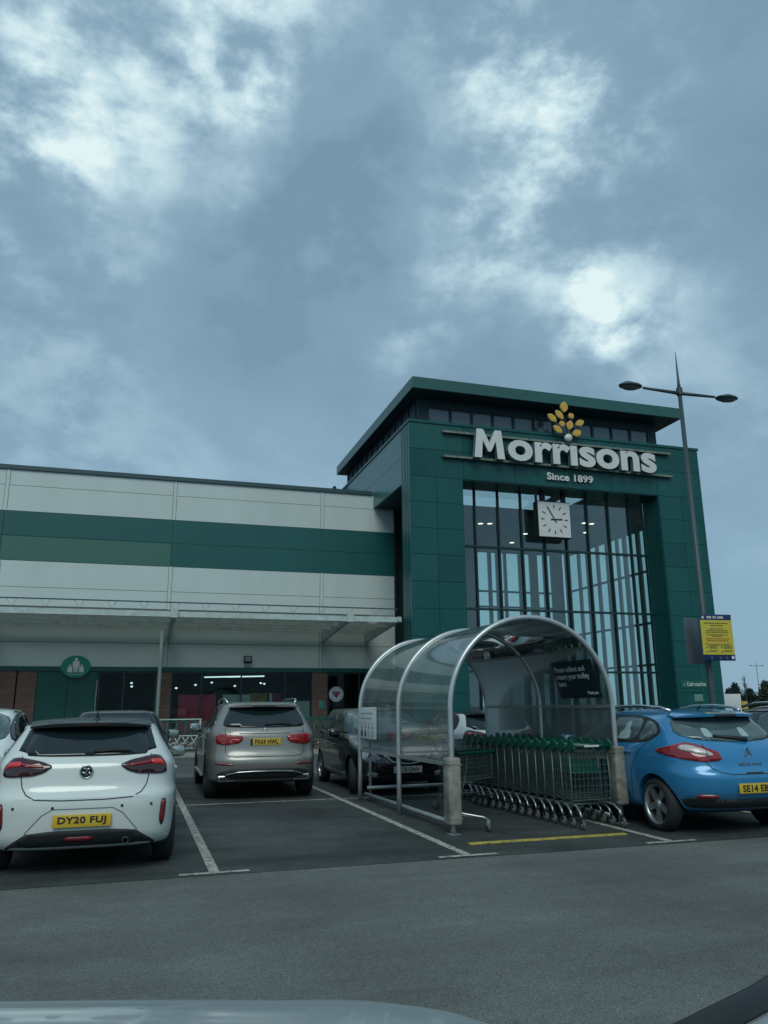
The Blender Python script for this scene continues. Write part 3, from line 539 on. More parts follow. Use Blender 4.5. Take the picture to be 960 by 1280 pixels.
class Car:
    """body lofted from waterlines (z rear, y rear, z front, y front, half width); rear at y = 0, nose towards +y"""
    def __init__(s, rows, wheels, wr, a=3., b=10., arch=.045, split=None, n=112):
        K = len(rows); t = [0.]
        for i in range(1, K): t.append(t[-1] + max(.03, math.dist(rows[i][:2] + (rows[i][4],), rows[i - 1][:2] + (rows[i - 1][4],))))
        S = max(46, K * 3); vs = []; fs = []; yz = lambda j: [r[j] for r in rows]
        cols = [yz(j) for j in range(5)]
        for i in range(S + 1):
            q = t[-1] * i / S; zr, yr, zf, yf, hw = (pchip(t, c, q) for c in cols)
            for x, y in loop(hw, yr, yf, a, b, n):
                u = min(1, max(0, (y - yr) / max(.01, yf - yr))); u = u * u * (3 - 2 * u); vs.append((x, y, zr + (zf - zr) * u))
        zr, yr, zf, yf, hw = rows[-1]
        for k, (f, dz) in enumerate(((.8, .006), (.55, .011), (.28, .014))):
            for x, y in loop(hw * f, (yr + yf) / 2 - (yf - yr) / 2 * f, (yr + yf) / 2 + (yf - yr) / 2 * f, a, 6, n):
                u = min(1, max(0, (y - yr) / (yf - yr))); vs.append((x, y, zr + (zf - zr) * u + dz))
        R_ = S + 4
        for i in range(R_ - 1): fs += [(i * n + k, i * n + (k + 1) % n, (i + 1) * n + (k + 1) % n, (i + 1) * n + k) for k in range(n)]
        fs += [tuple(reversed(range(n))), tuple(range((R_ - 1) * n, R_ * n))]
        me = bpy.data.meshes.new('body'); me.from_pydata(vs, [], fs); o = bpy.data.objects.new('b', me); COL.objects.link(o)
        W = max(r[4] for r in rows); s.W = W; s.L = max(r[3] for r in rows)
        cut = MB()
        for wy in wheels:
            for sx in (-1, 1):
                x0, x1 = sorted((sx * (W - .30), sx * (W + .2)))
                cut.lathe([(x0, .001), (x0, wr + arch), (x1, wr + arch), (x1, .001)], 40, 'x', (0, wy, wr), None, None, False)
        bmesh.ops.remove_doubles(cut.bm, verts=cut.bm.verts, dist=.0005)
        co = cut.build('c'); bo = o.modifiers.new('b', 'BOOLEAN'); bo.object = co; bo.operation = 'DIFFERENCE'; bo.solver = 'EXACT'
        dg = bpy.context.evaluated_depsgraph_get(); s.me = bpy.data.meshes.new_from_object(o.evaluated_get(dg))
        bpy.data.objects.remove(o); bpy.data.objects.remove(co)
        for p in s.me.polygons: p.use_smooth = True
        s.me.set_sharp_from_angle(angle=R(38))
        s.tree = BVHTree.FromPolygons([v.co.copy() for v in s.me.vertices], [tuple(p.vertices) for p in s.me.polygons])
        s.wheels, s.wr = wheels, wr
    def body(s, root, mt, top=None, zt=None, mt2=None, name2='roof'):
        """painted shell; faces for which top(center) is true become a second part"""
        b = bmesh.new(); b.from_mesh(s.me)
        if top:
            b2 = b.copy(); bmesh.ops.delete(b2, geom=[f for f in b2.faces if not top(f.calc_center_median())], context='FACES')
            bmesh.ops.delete(b, geom=[f for f in b.faces if top(f.calc_center_median())], context='FACES')
        for nm, bb, mm in (('body', b, mt),) + (((name2, b2, mt2),) if top else ()):
            me = bpy.data.meshes.new(nm); bb.to_mesh(me); bb.free(); me.materials.clear(); me.materials.append(mm)
            o = bpy.data.objects.new(nm, me); COL.objects.link(o); o.parent = root
    def ray(s, p, d, off):
        d = V(d).normalized(); h = s.tree.ray_cast(V(p) - d * 6, d)
        if h[0] is None:          # past the silhouette: slide towards the middle of the car until the body is met
            c = V((0, s.L / 2, .75)); g = c - V(p); g = g - d * g.dot(d)
            for k in range(1, 90):
                h = s.tree.ray_cast(V(p) + g * (k * .004) - d * 6, d)
                if h[0] is not None: break
            else: return V(p)
        nn = h[1] if h[1].dot(d) < 0 else -h[1]
        return h[0] + (nn * .6 - d * .4).normalized() * off
    def basis(s, d):
        d = V(d).normalized(); u = V((0, 0, 1)).cross(d)
        if u.length < .1: u = V((1, 0, 0))
        u.normalize(); return d, u, d.cross(u)
    def patch(s, pts, d, mt, name, parent, off=.006, res=.05, rnd=2, skirt=True, b=None):
        """conforming piece: 3-D outline points seen along direction d, dropped on the body"""
        dd, u, w = s.basis(d); P = [V(p) for p in pts]
        if dd.y < -.5: P = [V((p.x, p.y or s.L - .12, p.z)) for p in P]
        for _ in range(rnd): P = [q for i in range(len(P)) for q in (P[i] * .82 + P[(i + 1) % len(P)] * .18, P[i] * .18 + P[(i + 1) % len(P)] * .82)]
        c0 = sum(P, V()) / len(P); p2 = [V(((p - c0).dot(u), (p - c0).dot(w))) for p in P]
        ring = []
        for i in range(len(p2)):
            a, c = p2[i], p2[(i + 1) % len(p2)]; k = max(1, int((c - a).length / res)); ring += [a + (c - a) * j / k for j in range(k)]
        n = len(ring); xs = [p.x for p in ring]; ys = [p.y for p in ring]; inner = []
        def inside(x, y):
            r = False
            for i in range(n):
                a, c = ring[i], ring[i - 1]
                if (a.y > y) != (c.y > y) and x < (c.x - a.x) * (y - a.y) / (c.y - a.y) + a.x: r = not r
            return r
        y = min(ys) + res / 2
        while y < max(ys):
            x = min(xs) + res / 2
            while x < max(xs):
                if inside(x, y) and min((q - V((x, y))).length for q in ring) > res * .45: inner.append(V((x, y)))
                x += res
            y += res
        vo, _, fo, *_ = delaunay_2d_cdt(ring + inner, [(i, (i + 1) % n) for i in range(n)], [], 1, 1e-5)
        v3 = [s.ray(c0 + u * v.x + w * v.y, dd, off) for v in vo]
        B = b or MB(); i0 = len(B.bm.verts)
        faces = [tuple(f) for f in fo]; B.add(v3, faces, mt, None, True)
        if skirt:
            B.bm.edges.ensure_lookup_table(); B.bm.verts.ensure_lookup_table()
            be = [e for e in B.bm.edges if len(e.link_faces) == 1 and e.verts[0].index == -1 or len(e.link_faces) == 1]
            ex = bmesh.ops.extrude_edge_only(B.bm, edges=be)
            for v in [g for g in ex['geom'] if isinstance(g, bmesh.types.BMVert)]: v.co += dd * (off + .012)
            B.mi(mt)
            for f in [g for g in ex['geom'] if isinstance(g, bmesh.types.BMFace)]: f.material_index = B.mi(mt); f.smooth = False
        if b: return b
        o = B.build(name, None, parent); return o
    def ribbon(s, pts, d, w=.006, off=.0025, b=None, mt=None, step=.04):
        dd, u, ww = s.basis(d); P = []
        for i in range(len(pts) - 1):
            a, c = V(pts[i]), V(pts[i + 1]); k = max(1, int((c - a).length / step)); P += [a + (c - a) * j / k for j in range(k)]
        P.append(V(pts[-1])); vs = []
        for i, p in enumerate(P):
            t = (P[min(i + 1, len(P) - 1)] - P[max(i - 1, 0)]); t = t - dd * t.dot(dd); sd_ = dd.cross(t.normalized()); 
            vs += [s.ray(p + sd_ * w, dd, off), s.ray(p - sd_ * w, dd, off)]
        b.add(vs, [(2 * i, 2 * i + 2, 2 * i + 3, 2 * i + 1) for i in range(len(P) - 1)], mt or m['gap'], None, True)
    def spoiler(s, root, w, yf, yb, zb, sweep, th, mt, n=20):
        """roof end that sails over the rear glass, swept forward at its ends"""
        b = MB(); vs = []
        for i in range(n + 1):
            x = w * (-1 + 2 * i / n); e = abs(x / w); yB = yb + sweep * e ** 3; x2 = x * .97
            h = s.tree.ray_cast(V((x * .93, yf + .05 * e, 3)), V((0, 0, -1))); zf = h[0].z + .004; z2 = zb - .035 * e ** 3; tt = th * (1 - .55 * e ** 4)
            for j in range(4):
                u = j / 3; vs.append((x2, yf + .05 * e + (yB - yf - .05 * e) * u, zf + (z2 - zf) * (u * .45 + u * u * .55)))
            vs += [(x2, yB + .006, z2 - tt), (x2, yf + .05 * e, zf - .05)]
        b.add(vs, [(i * 6 + j, i * 6 + j + 1, i * 6 + j + 7, i * 6 + j + 6) for i in range(n) for j in range(5)] + [tuple(range(6)), tuple(n * 6 + j for j in range(5, -1, -1))], None, None, True)
        o = b.build('roof_spoiler', mt, root); o.data.set_sharp_from_angle(angle=R(35)); return o
    def wheel(s, root, track, spokes=10, rim='alloy', tw=.21, rr=.70, cover=None, twin=False):
        wr = s.wr; rad = wr * rr
        ty = MB().lathe([(-tw / 2 + .01, rad - .01), (-tw / 2, rad + .02), (-tw / 2 + .012, wr - .03), (-tw / 2 + .04, wr), (tw / 2 - .04, wr), (tw / 2 - .012, wr - .03), (tw / 2, rad + .02), (tw / 2 - .01, rad - .01)], 44, 'x', mt=m['rubber'])
        tyme = ty.build('tyre'); rm = MB(); ri = m[rim]
        rm.lathe([(tw / 2 - .012, rad), (tw / 2 - .006, rad - .008), (tw / 2 - .03, rad - .022), (0, rad - .035), (-tw / 2 + .02, rad - .02)], 44, 'x', mt=ri)
        rm.lathe([(.0, .001), (.0, rad - .03)], 32, 'x', mt=m['black'])
        rm.lathe([(tw / 2 - .02, .001), (tw / 2 - .022, .045), (tw / 2 - .04, .06), (0, .07)], 20, 'x', mt=ri)
        for k in range(spokes):
            for tilt in ((-.10, .10) if twin else (.0,)):
                an = 2 * pi * k / spokes + tilt; w0, w1 = (.013, .012) if spokes > 7 else (.03, .024)
                x1 = tw / 2 - .02
                rm.add([(x1 - .02, -w0, .03), (x1 - .02, w0, .03), (x1 - .016, w1, rad - .012), (x1 - .016, -w1, rad - .012), (x1 - .05, -w0, .03), (x1 - .05, w0, .03), (x1 - .05, w1, rad - .012), (x1 - .05, -w1, rad - .012)],
                       [(0, 1, 2, 3), (0, 4, 5, 1), (1, 5, 6, 2), (3, 2, 6, 7), (0, 3, 7, 4)], ri, M.Rotation(an, 4, 'X'))
        rme = rm.build('rim')
        for wy in s.wheels:
            for sx in (-1, 1):
                e = bpy.data.objects.new('wheel', None); COL.objects.link(e); e.parent = root; e.location = (sx * track, wy, wr); e.rotation_euler = (0, 0, 0 if sx > 0 else pi)
                e.rotation_euler[0] = random.uniform(0, 1)
                for src, nm in ((tyme, 'tyre'), (rme, 'rim')):
                    c = src.copy(); c.name = nm; COL.objects.link(c); c.parent = e
        bpy.data.objects.remove(tyme); bpy.data.objects.remove(rme)
    def plate(s, root, txt, c, mt, face=-1, tilt=0, blue=False, w=.52, h=.112):
        """face -1: reads from the rear, +1: from the front"""
        mx = T(c) @ (M.Rotation(pi, 4, 'Z') if face > 0 else M.Identity(4)) @ M.Rotation(R(tilt), 4, 'X')
        b = MB(); b.rbox(-w / 2, w / 2, -.006, .012, -h / 2, h / 2, .004, None, mx)
        if blue: b.mi(mt); b.box(-w / 2 + .004, -w / 2 + .045, -.0075, -.0061, -h / 2 + .004, h / 2 - .004, m['signblue'], mx)
        else: b.mi(mt)
        o = b.build('number_plate', None, root)
        L = MB(); L.mesh(fit(text(txt, 1, .5, .028, 1.08), .43 if not blue else .40, .079), m['pt'], mx @ T((.02 if blue else 0, -.008, 0)) @ FACE @ M.Diagonal((1, 1, .003, 1))); L.build('plate_lettering', None, o)
    def door_mirror(s, root, y, z, mt, sx, out=.0, size=1., x=None):
        x0 = (x if x else s.W * .96) * sx; b = MB(); w = .2 * size; h = .15 * size; d = .16 * size
        b.rbox(*sorted((x0 + .03 * sx, x0 + (.03 + w) * sx)), y - d / 2, y + d / 2, z - h / 2, z + h / 2, .055 * size, mt)
        o = b.build('door_mirror', None, root)
        MB().rbox(*sorted((x0 + .05 * sx, x0 + (.015 + w) * sx)), y - d / 2 - .006, y - d / 2 + .004, z - h / 2 + .02, z + h / 2 - .02, .004, m['mirror']).build('mirror_glass', None, o)
        MB().rbox(*sorted((x0 - .1 * sx, x0 + .07 * sx)), y - .03, y + .05, z - h / 2 - .02, z - h / 2 + .05, .015, m['black']).build('mirror_arm', None, o)
    def sides(s, root, wins, lines, handles, sides=(-1, 1), gl='cglass', rim=None):
        for sx in sides:
            d = (-sx, 0, 0)
            if rim:
                b = MB()
                for w in rim: s.patch([(0, y, z) for y, z in w], d, m['black'], 'x', None, .004, .06, 2, False, b)
                b.build('window_surround', None, root)
            for w in wins: s.patch([(0, y, z) for y, z in w], d, m[gl], 'side_window', root, .007, .06)
            b = MB()
            for l in lines: s.ribbon([(0, y, z) for y, z in l], d, .0045, .0025, b)
            if lines: b.build('door_seam', None, root)
            for y, z in handles:
                p = s.ray((0, y, z), d, .012); MB().rbox(p.x - .014, p.x + .014, y - .1, y + .1, z - .014, z + .014, .009, s.hm).build('door_handle', None, root)
def mirror_pts(pts): return [(-x, y, z) for x, y, z in reversed(pts)]
REAR, FRONT = (0, 1, 0), (0, -1, 0)

def hatch_car():
    rows = [(.19, .60, .19, 3.62, .64), (.20, .36, .20, 3.80, .78), (.24, .13, .22, 3.93, .845), (.31, .055, .27, 4.0, .866), (.37, .03, .34, 4.03, .870), (.48, .012, .45, 4.06, .872), (.62, .0, .58, 4.05, .88), (.70, .008, .67, 4.02, .880), (.735, .045, .73, 3.97, .876),
            (.80, .085, .78, 3.90, .87), (.90, .10, .84, 3.74, .865), (.985, .115, .92, 3.38, .855), (1.03, .15, .97, 3.05, .835), (1.10, .21, 1.05, 2.86, .795), (1.20, .30, 1.18, 2.60, .735), (1.30, .40, 1.29, 2.36, .672), (1.37, .47, 1.365, 2.16, .62), (1.40, .55, 1.40, 1.98, .565), (1.415, .75, 1.415, 1.75, .44)]
    return Car(rows, (.735, 3.27), .315, 3.2, 11.)
def build_hatch(lbl, loc, rz, plate, rearplate=True, roofblack=True, group=None, aerial=True):
    c = hatch_car(); t = thing('hatchback_car', lbl, 'car', loc, rz, group); c.hm = m['wpaint']
    dk = lambda p: p.z > 1.36 or (p.z > 1.22 and .9 < p.y < 2.1 and abs(p.x) > .55 and p.z > 1.27)
    c.body(t, m['wpaint'], dk if roofblack else None, None, m['roofp'])
    # rear glass, its darker upper field and black side strakes
    c.patch([(-.665, 0, 1.075), (.665, 0, 1.075), (.565, 0, 1.37), (-.565, 0, 1.37)], REAR, m['roofp'], 'glass_surround', t, .003, .05, 1)
    w = c.patch([(-.60, 0, 1.085), (-.3, 0, 1.07), (.3, 0, 1.07), (.60, 0, 1.085), (.50, 0, 1.355), (-.50, 0, 1.355)], REAR, m['cglass'], 'rear_window', t, .007, .05, 1)
    c.patch([(-.575, 0, 1.092), (-.3, 0, 1.078), (.3, 0, 1.078), (.575, 0, 1.092), (.535, 0, 1.215), (.47, 0, 1.205), (.42, 0, 1.185), (-.42, 0, 1.185), (-.47, 0, 1.205), (-.535, 0, 1.215)], REAR, m['pglass'], 'glass_reflection', w, .0095, .05, 1, False) if False else None
    # spoiler with brake lamp
    sp = c.spoiler(t, .60, .62, .30, 1.383, .16, .035, m['roofp']); MB().box(-.17, .17, .2955, .302, 1.360, 1.372).build('brake_lamp', m['lsmoke'], sp)
    # tail lamps: smoked lens with red bars
    for sx in (-1, 1):
        L = [(.345, 0, .985), (.47, 0, 1.03), (.70, 0, 1.068), (.775, 0, 1.06), (.835, 0, .985), (.845, 0, .90), (.76, 0, .888), (.52, 0, .90), (.42, 0, .93)]
        f = lambda q: q if sx > 0 else mirror_pts(q)
        tl = c.patch(f(L), (-.35 * sx, 1, 0), m['lsmoke'], 'tail_lamp', t, .012, .035, 1)
        c.patch(f([(.43, 0, .985), (.66, 0, 1.018), (.66, 0, .99), (.43, 0, .968)]), (-.35 * sx, 1, 0), m['lred'], 'lamp_bar', tl, .017, .035, 1)
        c.patch(f([(.66, 0, 1.03), (.79, 0, 1.02), (.815, 0, .965), (.80, 0, .955), (.765, 0, .985), (.66, 0, .985)]), (-.35 * sx, 1, 0), m['lredb'], 'lamp_bar', tl, .0175, .03, 1)
        c.patch(f([(.715, 0, .66), (.765, 0, .655), (.755, 0, .45), (.725, 0, .40), (.700, 0, .46)]), REAR, m['gap'], 'reflector_surround', t, .004, .03, 1)
        c.patch(f([(.722, 0, .645), (.755, 0, .64), (.748, 0, .465), (.728, 0, .43), (.712, 0, .47)]), REAR, m['lred'], 'reflector', t, .009, .03, 1)
    b = MB()
    c.ribbon([(-.60, 0, 1.08), (-.585, 0, .90), (-.565, 0, .80), (-.52, 0, .735), (-.44, 0, .695), (-.2, 0, .682), (.2, 0, .682), (.44, 0, .695), (.52, 0, .735), (.565, 0, .80), (.585, 0, .90), (.60, 0, 1.08)], REAR, .005, .0028, b)
    b.build('tailgate_seam', None, t)
    b = MB(); c.ribbon([(-.50, 0, .395), (-.36, 0, .555), (-.27, 0, .605), (.27, 0, .605), (.36, 0, .555), (.50, 0, .395)], REAR, .004, .0024, b, m['joint']); b.build('crease_shade', None, t)  # dark ribbon paints the shade along the plate recess edge
    c.patch([(-.68, 0, .255), (-.63, 0, .30), (-.46, 0, .412), (.46, 0, .412), (.63, 0, .30), (.68, 0, .255), (.60, 0, .20), (-.60, 0, .20)], REAR, m['trim'], 'rear_diffuser', t, .006, .05, 1)
    for x in (-.62, -.27, .35, .62): p = c.ray((x, 0, .62), REAR, .003); MB().lathe([(-.004, .001), (-.004, .013), (.004, .013)], 12, 'y', p, m['gap']).build('parking_sensor', None, t)
    p = c.ray((0, 0, .93), REAR, .0); bd = MB(); bd.lathe([(-.016, .052), (-.024, .058), (-.016, .064), (0, .064)], 28, 'y', p, m['chrome']); bd.lathe([(-.010, .001), (-.010, .054)], 28, 'y', p, m['black'])
    for q in (((-.045, 0), (-.01, -.012), (.012, -.03)), ((-.005, -.005), (.015, .03), (.038, .02)), ((.02, -.0), (.038, -.02), (.03, -.035)), ((-.03, .028), (-.012, .034), (0, .02))):
        bd.tube([(p.x + x, p.y - .016, p.z + z) for x, z in q], .006, 6, m['chrome'])
    bd.build('emblem', None, t)
    if plate:
        c.plate(t, plate, (0, -.012, .50), m['py'])
        p = c.ray((-.60, 0, .79), REAR, .004); MB().mesh(fit(text('CORSA', 1, .5, .02, 1.15), .145, .022), m['chrome'], T((p.x + .12, p.y, .80)) @ FACE @ M.Diagonal((1, 1, .006, 1))).build('model_lettering', None, t)
    c.patch([(-.16, 0, .355), (.12, 0, .355), (.09, 0, .315), (-.13, 0, .315)], REAR, m['lred2'], 'fog_lamp', t, .010, .03, 1)
    MB().lathe([(-.01, .024), (-.015, .03), (.2, .03)], 18, 'y', (.40, .04, .30), m['pole']).build('exhaust_pipe', None, t)
    if aerial: MB().tube([(.04, .66, 1.41), (.04, .61, 1.50), (.03, .46, 1.83)], .009, 6, None, None, True, .003).lathe([(1.405, .03), (1.45, .012)], 10, 'z', (.04, .66, 0)).build('aerial', m['black'], t)
    b = MB(); pw = [c.ray((x, 0, z), REAR, .022) for x, z in ((.02, 1.095), (.2, 1.115), (.40, 1.10))]; b.tube(pw, .013, 6); b.rbox(pw[0].x - .05, pw[0].x + .04, pw[0].y - .02, pw[0].y + .03, pw[0].z - .025, pw[0].z + .025, .01); b.build('wiper', m['black'], t)
    c.sides(t, [[(.62, 1.04), (.66, 1.12), (.98, 1.29), (1.62, 1.34), (1.62, 1.0), (.8, 1.0)], [(1.70, 1.0), (1.70, 1.34), (2.0, 1.32), (2.45, 1.13), (2.72, .98)]], [[(1.66, 1.0), (1.64, .5), (1.68, .33)], [(2.75, .95), (2.72, .5), (2.6, .33)], [(1.68, .33), (2.6, .33)], [(.75, .98), (.98, .75), (1.1, .6)]], [(1.82, .87), (.95, .90)], (-1, 1), 'cglass', [[(.50, 1.10), (.55, 1.25), (.72, 1.345), (1.2, 1.375), (1.7, 1.365), (2.08, 1.335), (2.52, 1.13), (2.82, .965), (1.7, .975), (.72, .985)]])
    for sx in (-1, 1): c.door_mirror(t, 2.36, .995, m['silver'] if plate else m['wpaint'], sx, 0, .9)
    c.patch([(-.60, 0, 1.0), (.60, 0, 1.0), (.5, 0, 1.36), (-.5, 0, 1.36)], FRONT, m['cglass'], 'windscreen', t, .006, .06)
    for sx in (-1, 1): c.patch([(x * sx, 0, z) for x, z in ((.45, .70), (.80, .80), (.82, .72), (.5, .62))], (-.3 * sx, -1, 0), m['lclear'], 'headlamp', t, .008, .04, 1)
    c.patch([(-.42, 0, .62), (.42, 0, .62), (.5, 0, .35), (-.5, 0, .35)], FRONT, m['black'], 'grille', t, .006, .06, 1)
    c.wheel(t, .775, 10, 'dalloy')
    return t
build_hatch('white hatchback with a black roof and yellow plate DY20 FUJ, nearest on the left', (-.41, 8.32, 0), 0, 'DY20 FUJ')
build_hatch('white black roofed hatchback behind the trolley shelter, past the black car', (6.72, 13.95, 0), 0, None, aerial=False)

def suv():
    rows = [(.26, .60, .26, 4.15, .68), (.275, .36, .28, 4.35, .85), (.32, .14, .31, 4.52, .912), (.41, .06, .36, 4.6, .928), (.50, .025, .45, 4.65, .928), (.62, .0, .60, 4.66, .94), (.69, .012, .70, 4.64, .945), (.735, .05, .78, 4.60, .945), (.82, .085, .88, 4.48, .942), (.93, .10, .97, 4.2, .938), (1.04, .11, 1.05, 3.72, .925), (1.12, .14, 1.10, 3.42, .90),
            (1.20, .21, 1.18, 3.22, .865), (1.32, .31, 1.31, 2.95, .80), (1.45, .43, 1.45, 2.62, .735), (1.54, .49, 1.54, 2.4, .685), (1.585, .54, 1.585, 2.2, .625), (1.61, .75, 1.615, 2.0, .50)]
    return Car(rows, (.92, 3.79), .365, 3.3, 11., .05)
def build_suv():
    c = suv(); t = thing('suv_car', 'silver beige SUV with roof rails and twin exhausts, plate PX69 HWL', 'car', (2.16, 13.72, 0), R(-1.0)); c.hm = m['silver']
    c.body(t, m['silver'])
    c.patch([(-.70, 0, 1.20), (-.3, 0, 1.185), (.3, 0, 1.185), (.70, 0, 1.20), (.69, 0, 1.30), (.56, 0, 1.545), (-.56, 0, 1.545), (-.69, 0, 1.30)], REAR, m['cglass'], 'rear_window', t, .006, .05, 1)
    sp = c.spoiler(t, .62, .64, .35, 1.572, .14, .04, m['silver'])
    MB().box(-.2, .2, .346, .354, 1.542, 1.556).build('brake_lamp', m['lsmoke'], sp)
    for sx in (-1, 1):
        f = lambda q: q if sx > 0 else mirror_pts(q)
        tl = c.patch(f([(.42, 0, 1.055), (.65, 0, 1.075), (.86, 0, 1.085), (.93, 0, 1.05), (.92, 0, .935), (.75, 0, .905), (.50, 0, .93), (.43, 0, .98)]), (-.4 * sx, 1, 0), m['lred'], 'tail_lamp', t, .014, .04, 1)
        c.patch(f([(.47, 0, 1.00), (.64, 0, 1.00), (.64, 0, .975), (.47, 0, .975)]), (-.4 * sx, 1, 0), m['lredb'], 'lamp_bar', tl, .019, .04, 1)
        b = MB(); c.ribbon([(.655 * sx, 0, 1.08), (.655 * sx, 0, .91)], (-.4 * sx, 1, 0), .006, .016, b); b.build('lamp_seam', None, tl)
        c.patch(f([(.52, 0, .605), (.82, 0, .62), (.82, 0, .595), (.54, 0, .58)]), REAR, m['lred'], 'reflector', t, .008, .04, 1)
        p = c.ray((.63 * sx, 0, .36), REAR, .0); e = MB(); e.rbox(p.x - .15, p.x + .15, p.y - .03, p.y + .1, .315, .425, .03, m['chrome']); e.rbox(p.x - .115, p.x + .115, p.y - .034, p.y - .02, .34, .40, .006, m['black']); e.build('exhaust_tip', None, t)
    c.patch([(-.80, 0, .30), (-.78, 0, .47), (-.5, 0, .53), (.5, 0, .53), (.78, 0, .47), (.80, 0, .30), (.65, 0, .27), (-.65, 0, .27)], REAR, m['trim'], 'lower_bumper', t, .005, .06, 1)
    b = MB(); pt = [c.ray((x, 0, z), REAR, .018) for x, z in ((-.70, .36), (-.62, .44), (-.45, .475), (-.2, .485), (.2, .485), (.45, .475), (.62, .44), (.70, .36))]; b.tube(pt, .011, 8); b.build('chrome_trim', m['chrome'], t)
    b = MB(); c.ribbon([(-.67, 0, 1.18), (-.66, 0, .80), (-.62, 0, .735), (-.5, 0, .715), (.5, 0, .715), (.62, 0, .735), (.66, 0, .80), (.67, 0, 1.18)], REAR, .005, .003, b); c.ribbon([(-.44, 0, 1.09), (.44, 0, 1.09)], REAR, .006, .003, b); b.build('tailgate_seam', None, t)
    p = c.ray((0, 0, 1.135), REAR, .004); b = MB(); b.lathe([(-.006, .036), (-.010, .040), (-.006, .044)], 24, 'y', p, m['chrome'])
    for k in range(3): an = 2 * pi * k / 3; b.tube([(p.x, p.y - .006, p.z), (p.x + .04 * sin(an), p.y - .006, p.z + .04 * cos(an))], .005, 6, m['chrome'])
    b.build('emblem', None, t)
    for x, s_ in ((-.52, 'GLC 220 d'), (.55, '4MATIC')): p = c.ray((x, 0, 1.125), REAR, .003); MB().mesh(fit(text(s_, 1, .5, .01, 1.1), .22, .03), m['chrome'], T((p.x, p.y, 1.125)) @ FACE @ M.Diagonal((1, 1, .005, 1))).build('model_lettering', None, t)
    c.plate(t, 'PX69 HWL', (0, c.ray((0, 0, .96), REAR, .012).y, .955), m['py'], blue=True)
    b = MB(); pw = [c.ray((x, 0, z), REAR, .02) for x, z in ((.0, 1.225), (.2, 1.245), (.45, 1.225))]; b.tube(pw, .013, 6); b.build('wiper', m['black'], t)
    for sx in (-1, 1): MB().tube([(.60 * sx, .72, 1.60), (.63 * sx, .80, 1.655), (.645 * sx, 1.2, 1.675), (.645 * sx, 2.0, 1.67), (.63 * sx, 2.35, 1.63), (.62 * sx, 2.42, 1.57)], .02, 8).build('roof_rail', m['chrome'], t)
    c.sides(t, [[(.62, 1.22), (.66, 1.33), (.95, 1.46), (1.05, 1.17)], [(1.12, 1.16), (1.04, 1.49), (1.5, 1.53), (1.95, 1.53), (1.98, 1.14)], [(2.05, 1.14), (2.03, 1.53), (2.35, 1.48), (2.75, 1.33), (3.05, 1.14)]], [[(2.01, 1.13), (2.01, .6), (2.05, .4)], [(3.1, 1.08), (3.1, .6), (3.0, .4)], [(1.08, 1.12), (1.25, .9), (1.38, .7), (1.45, .4)], [(1.45, .4), (3.0, .4)]], [(2.2, .98), (1.3, 1.0)])
    for sx in (-1, 1): c.door_mirror(t, 2.78, 1.15, m['silver'], sx, 0, 1.05)
    for sx in (-1, 1): MB().box(*sorted((.93 * sx, .99 * sx)), 1.35, 3.35, .34, .37).build('side_step', m['galv'], t)
    c.patch([(-.66, 0, 1.14), (.66, 0, 1.14), (.56, 0, 1.53), (-.56, 0, 1.53)], FRONT, m['cglass'], 'windscreen', t, .006, .06)
    for sx in (-1, 1): c.patch([(x * sx, 0, z) for x, z in ((.5, .80), (.88, .86), (.9, .72), (.5, .70))], (-.3 * sx, -1, 0), m['lclear'], 'headlamp', t, .008, .04, 1)
    c.patch([(-.45, 0, .82), (.45, 0, .82), (.5, 0, .55), (-.5, 0, .55)], FRONT, m['black'], 'grille', t, .006, .06, 1)
    c.wheel(t, .825, 10, 'dalloy', .25, .72)
build_suv()

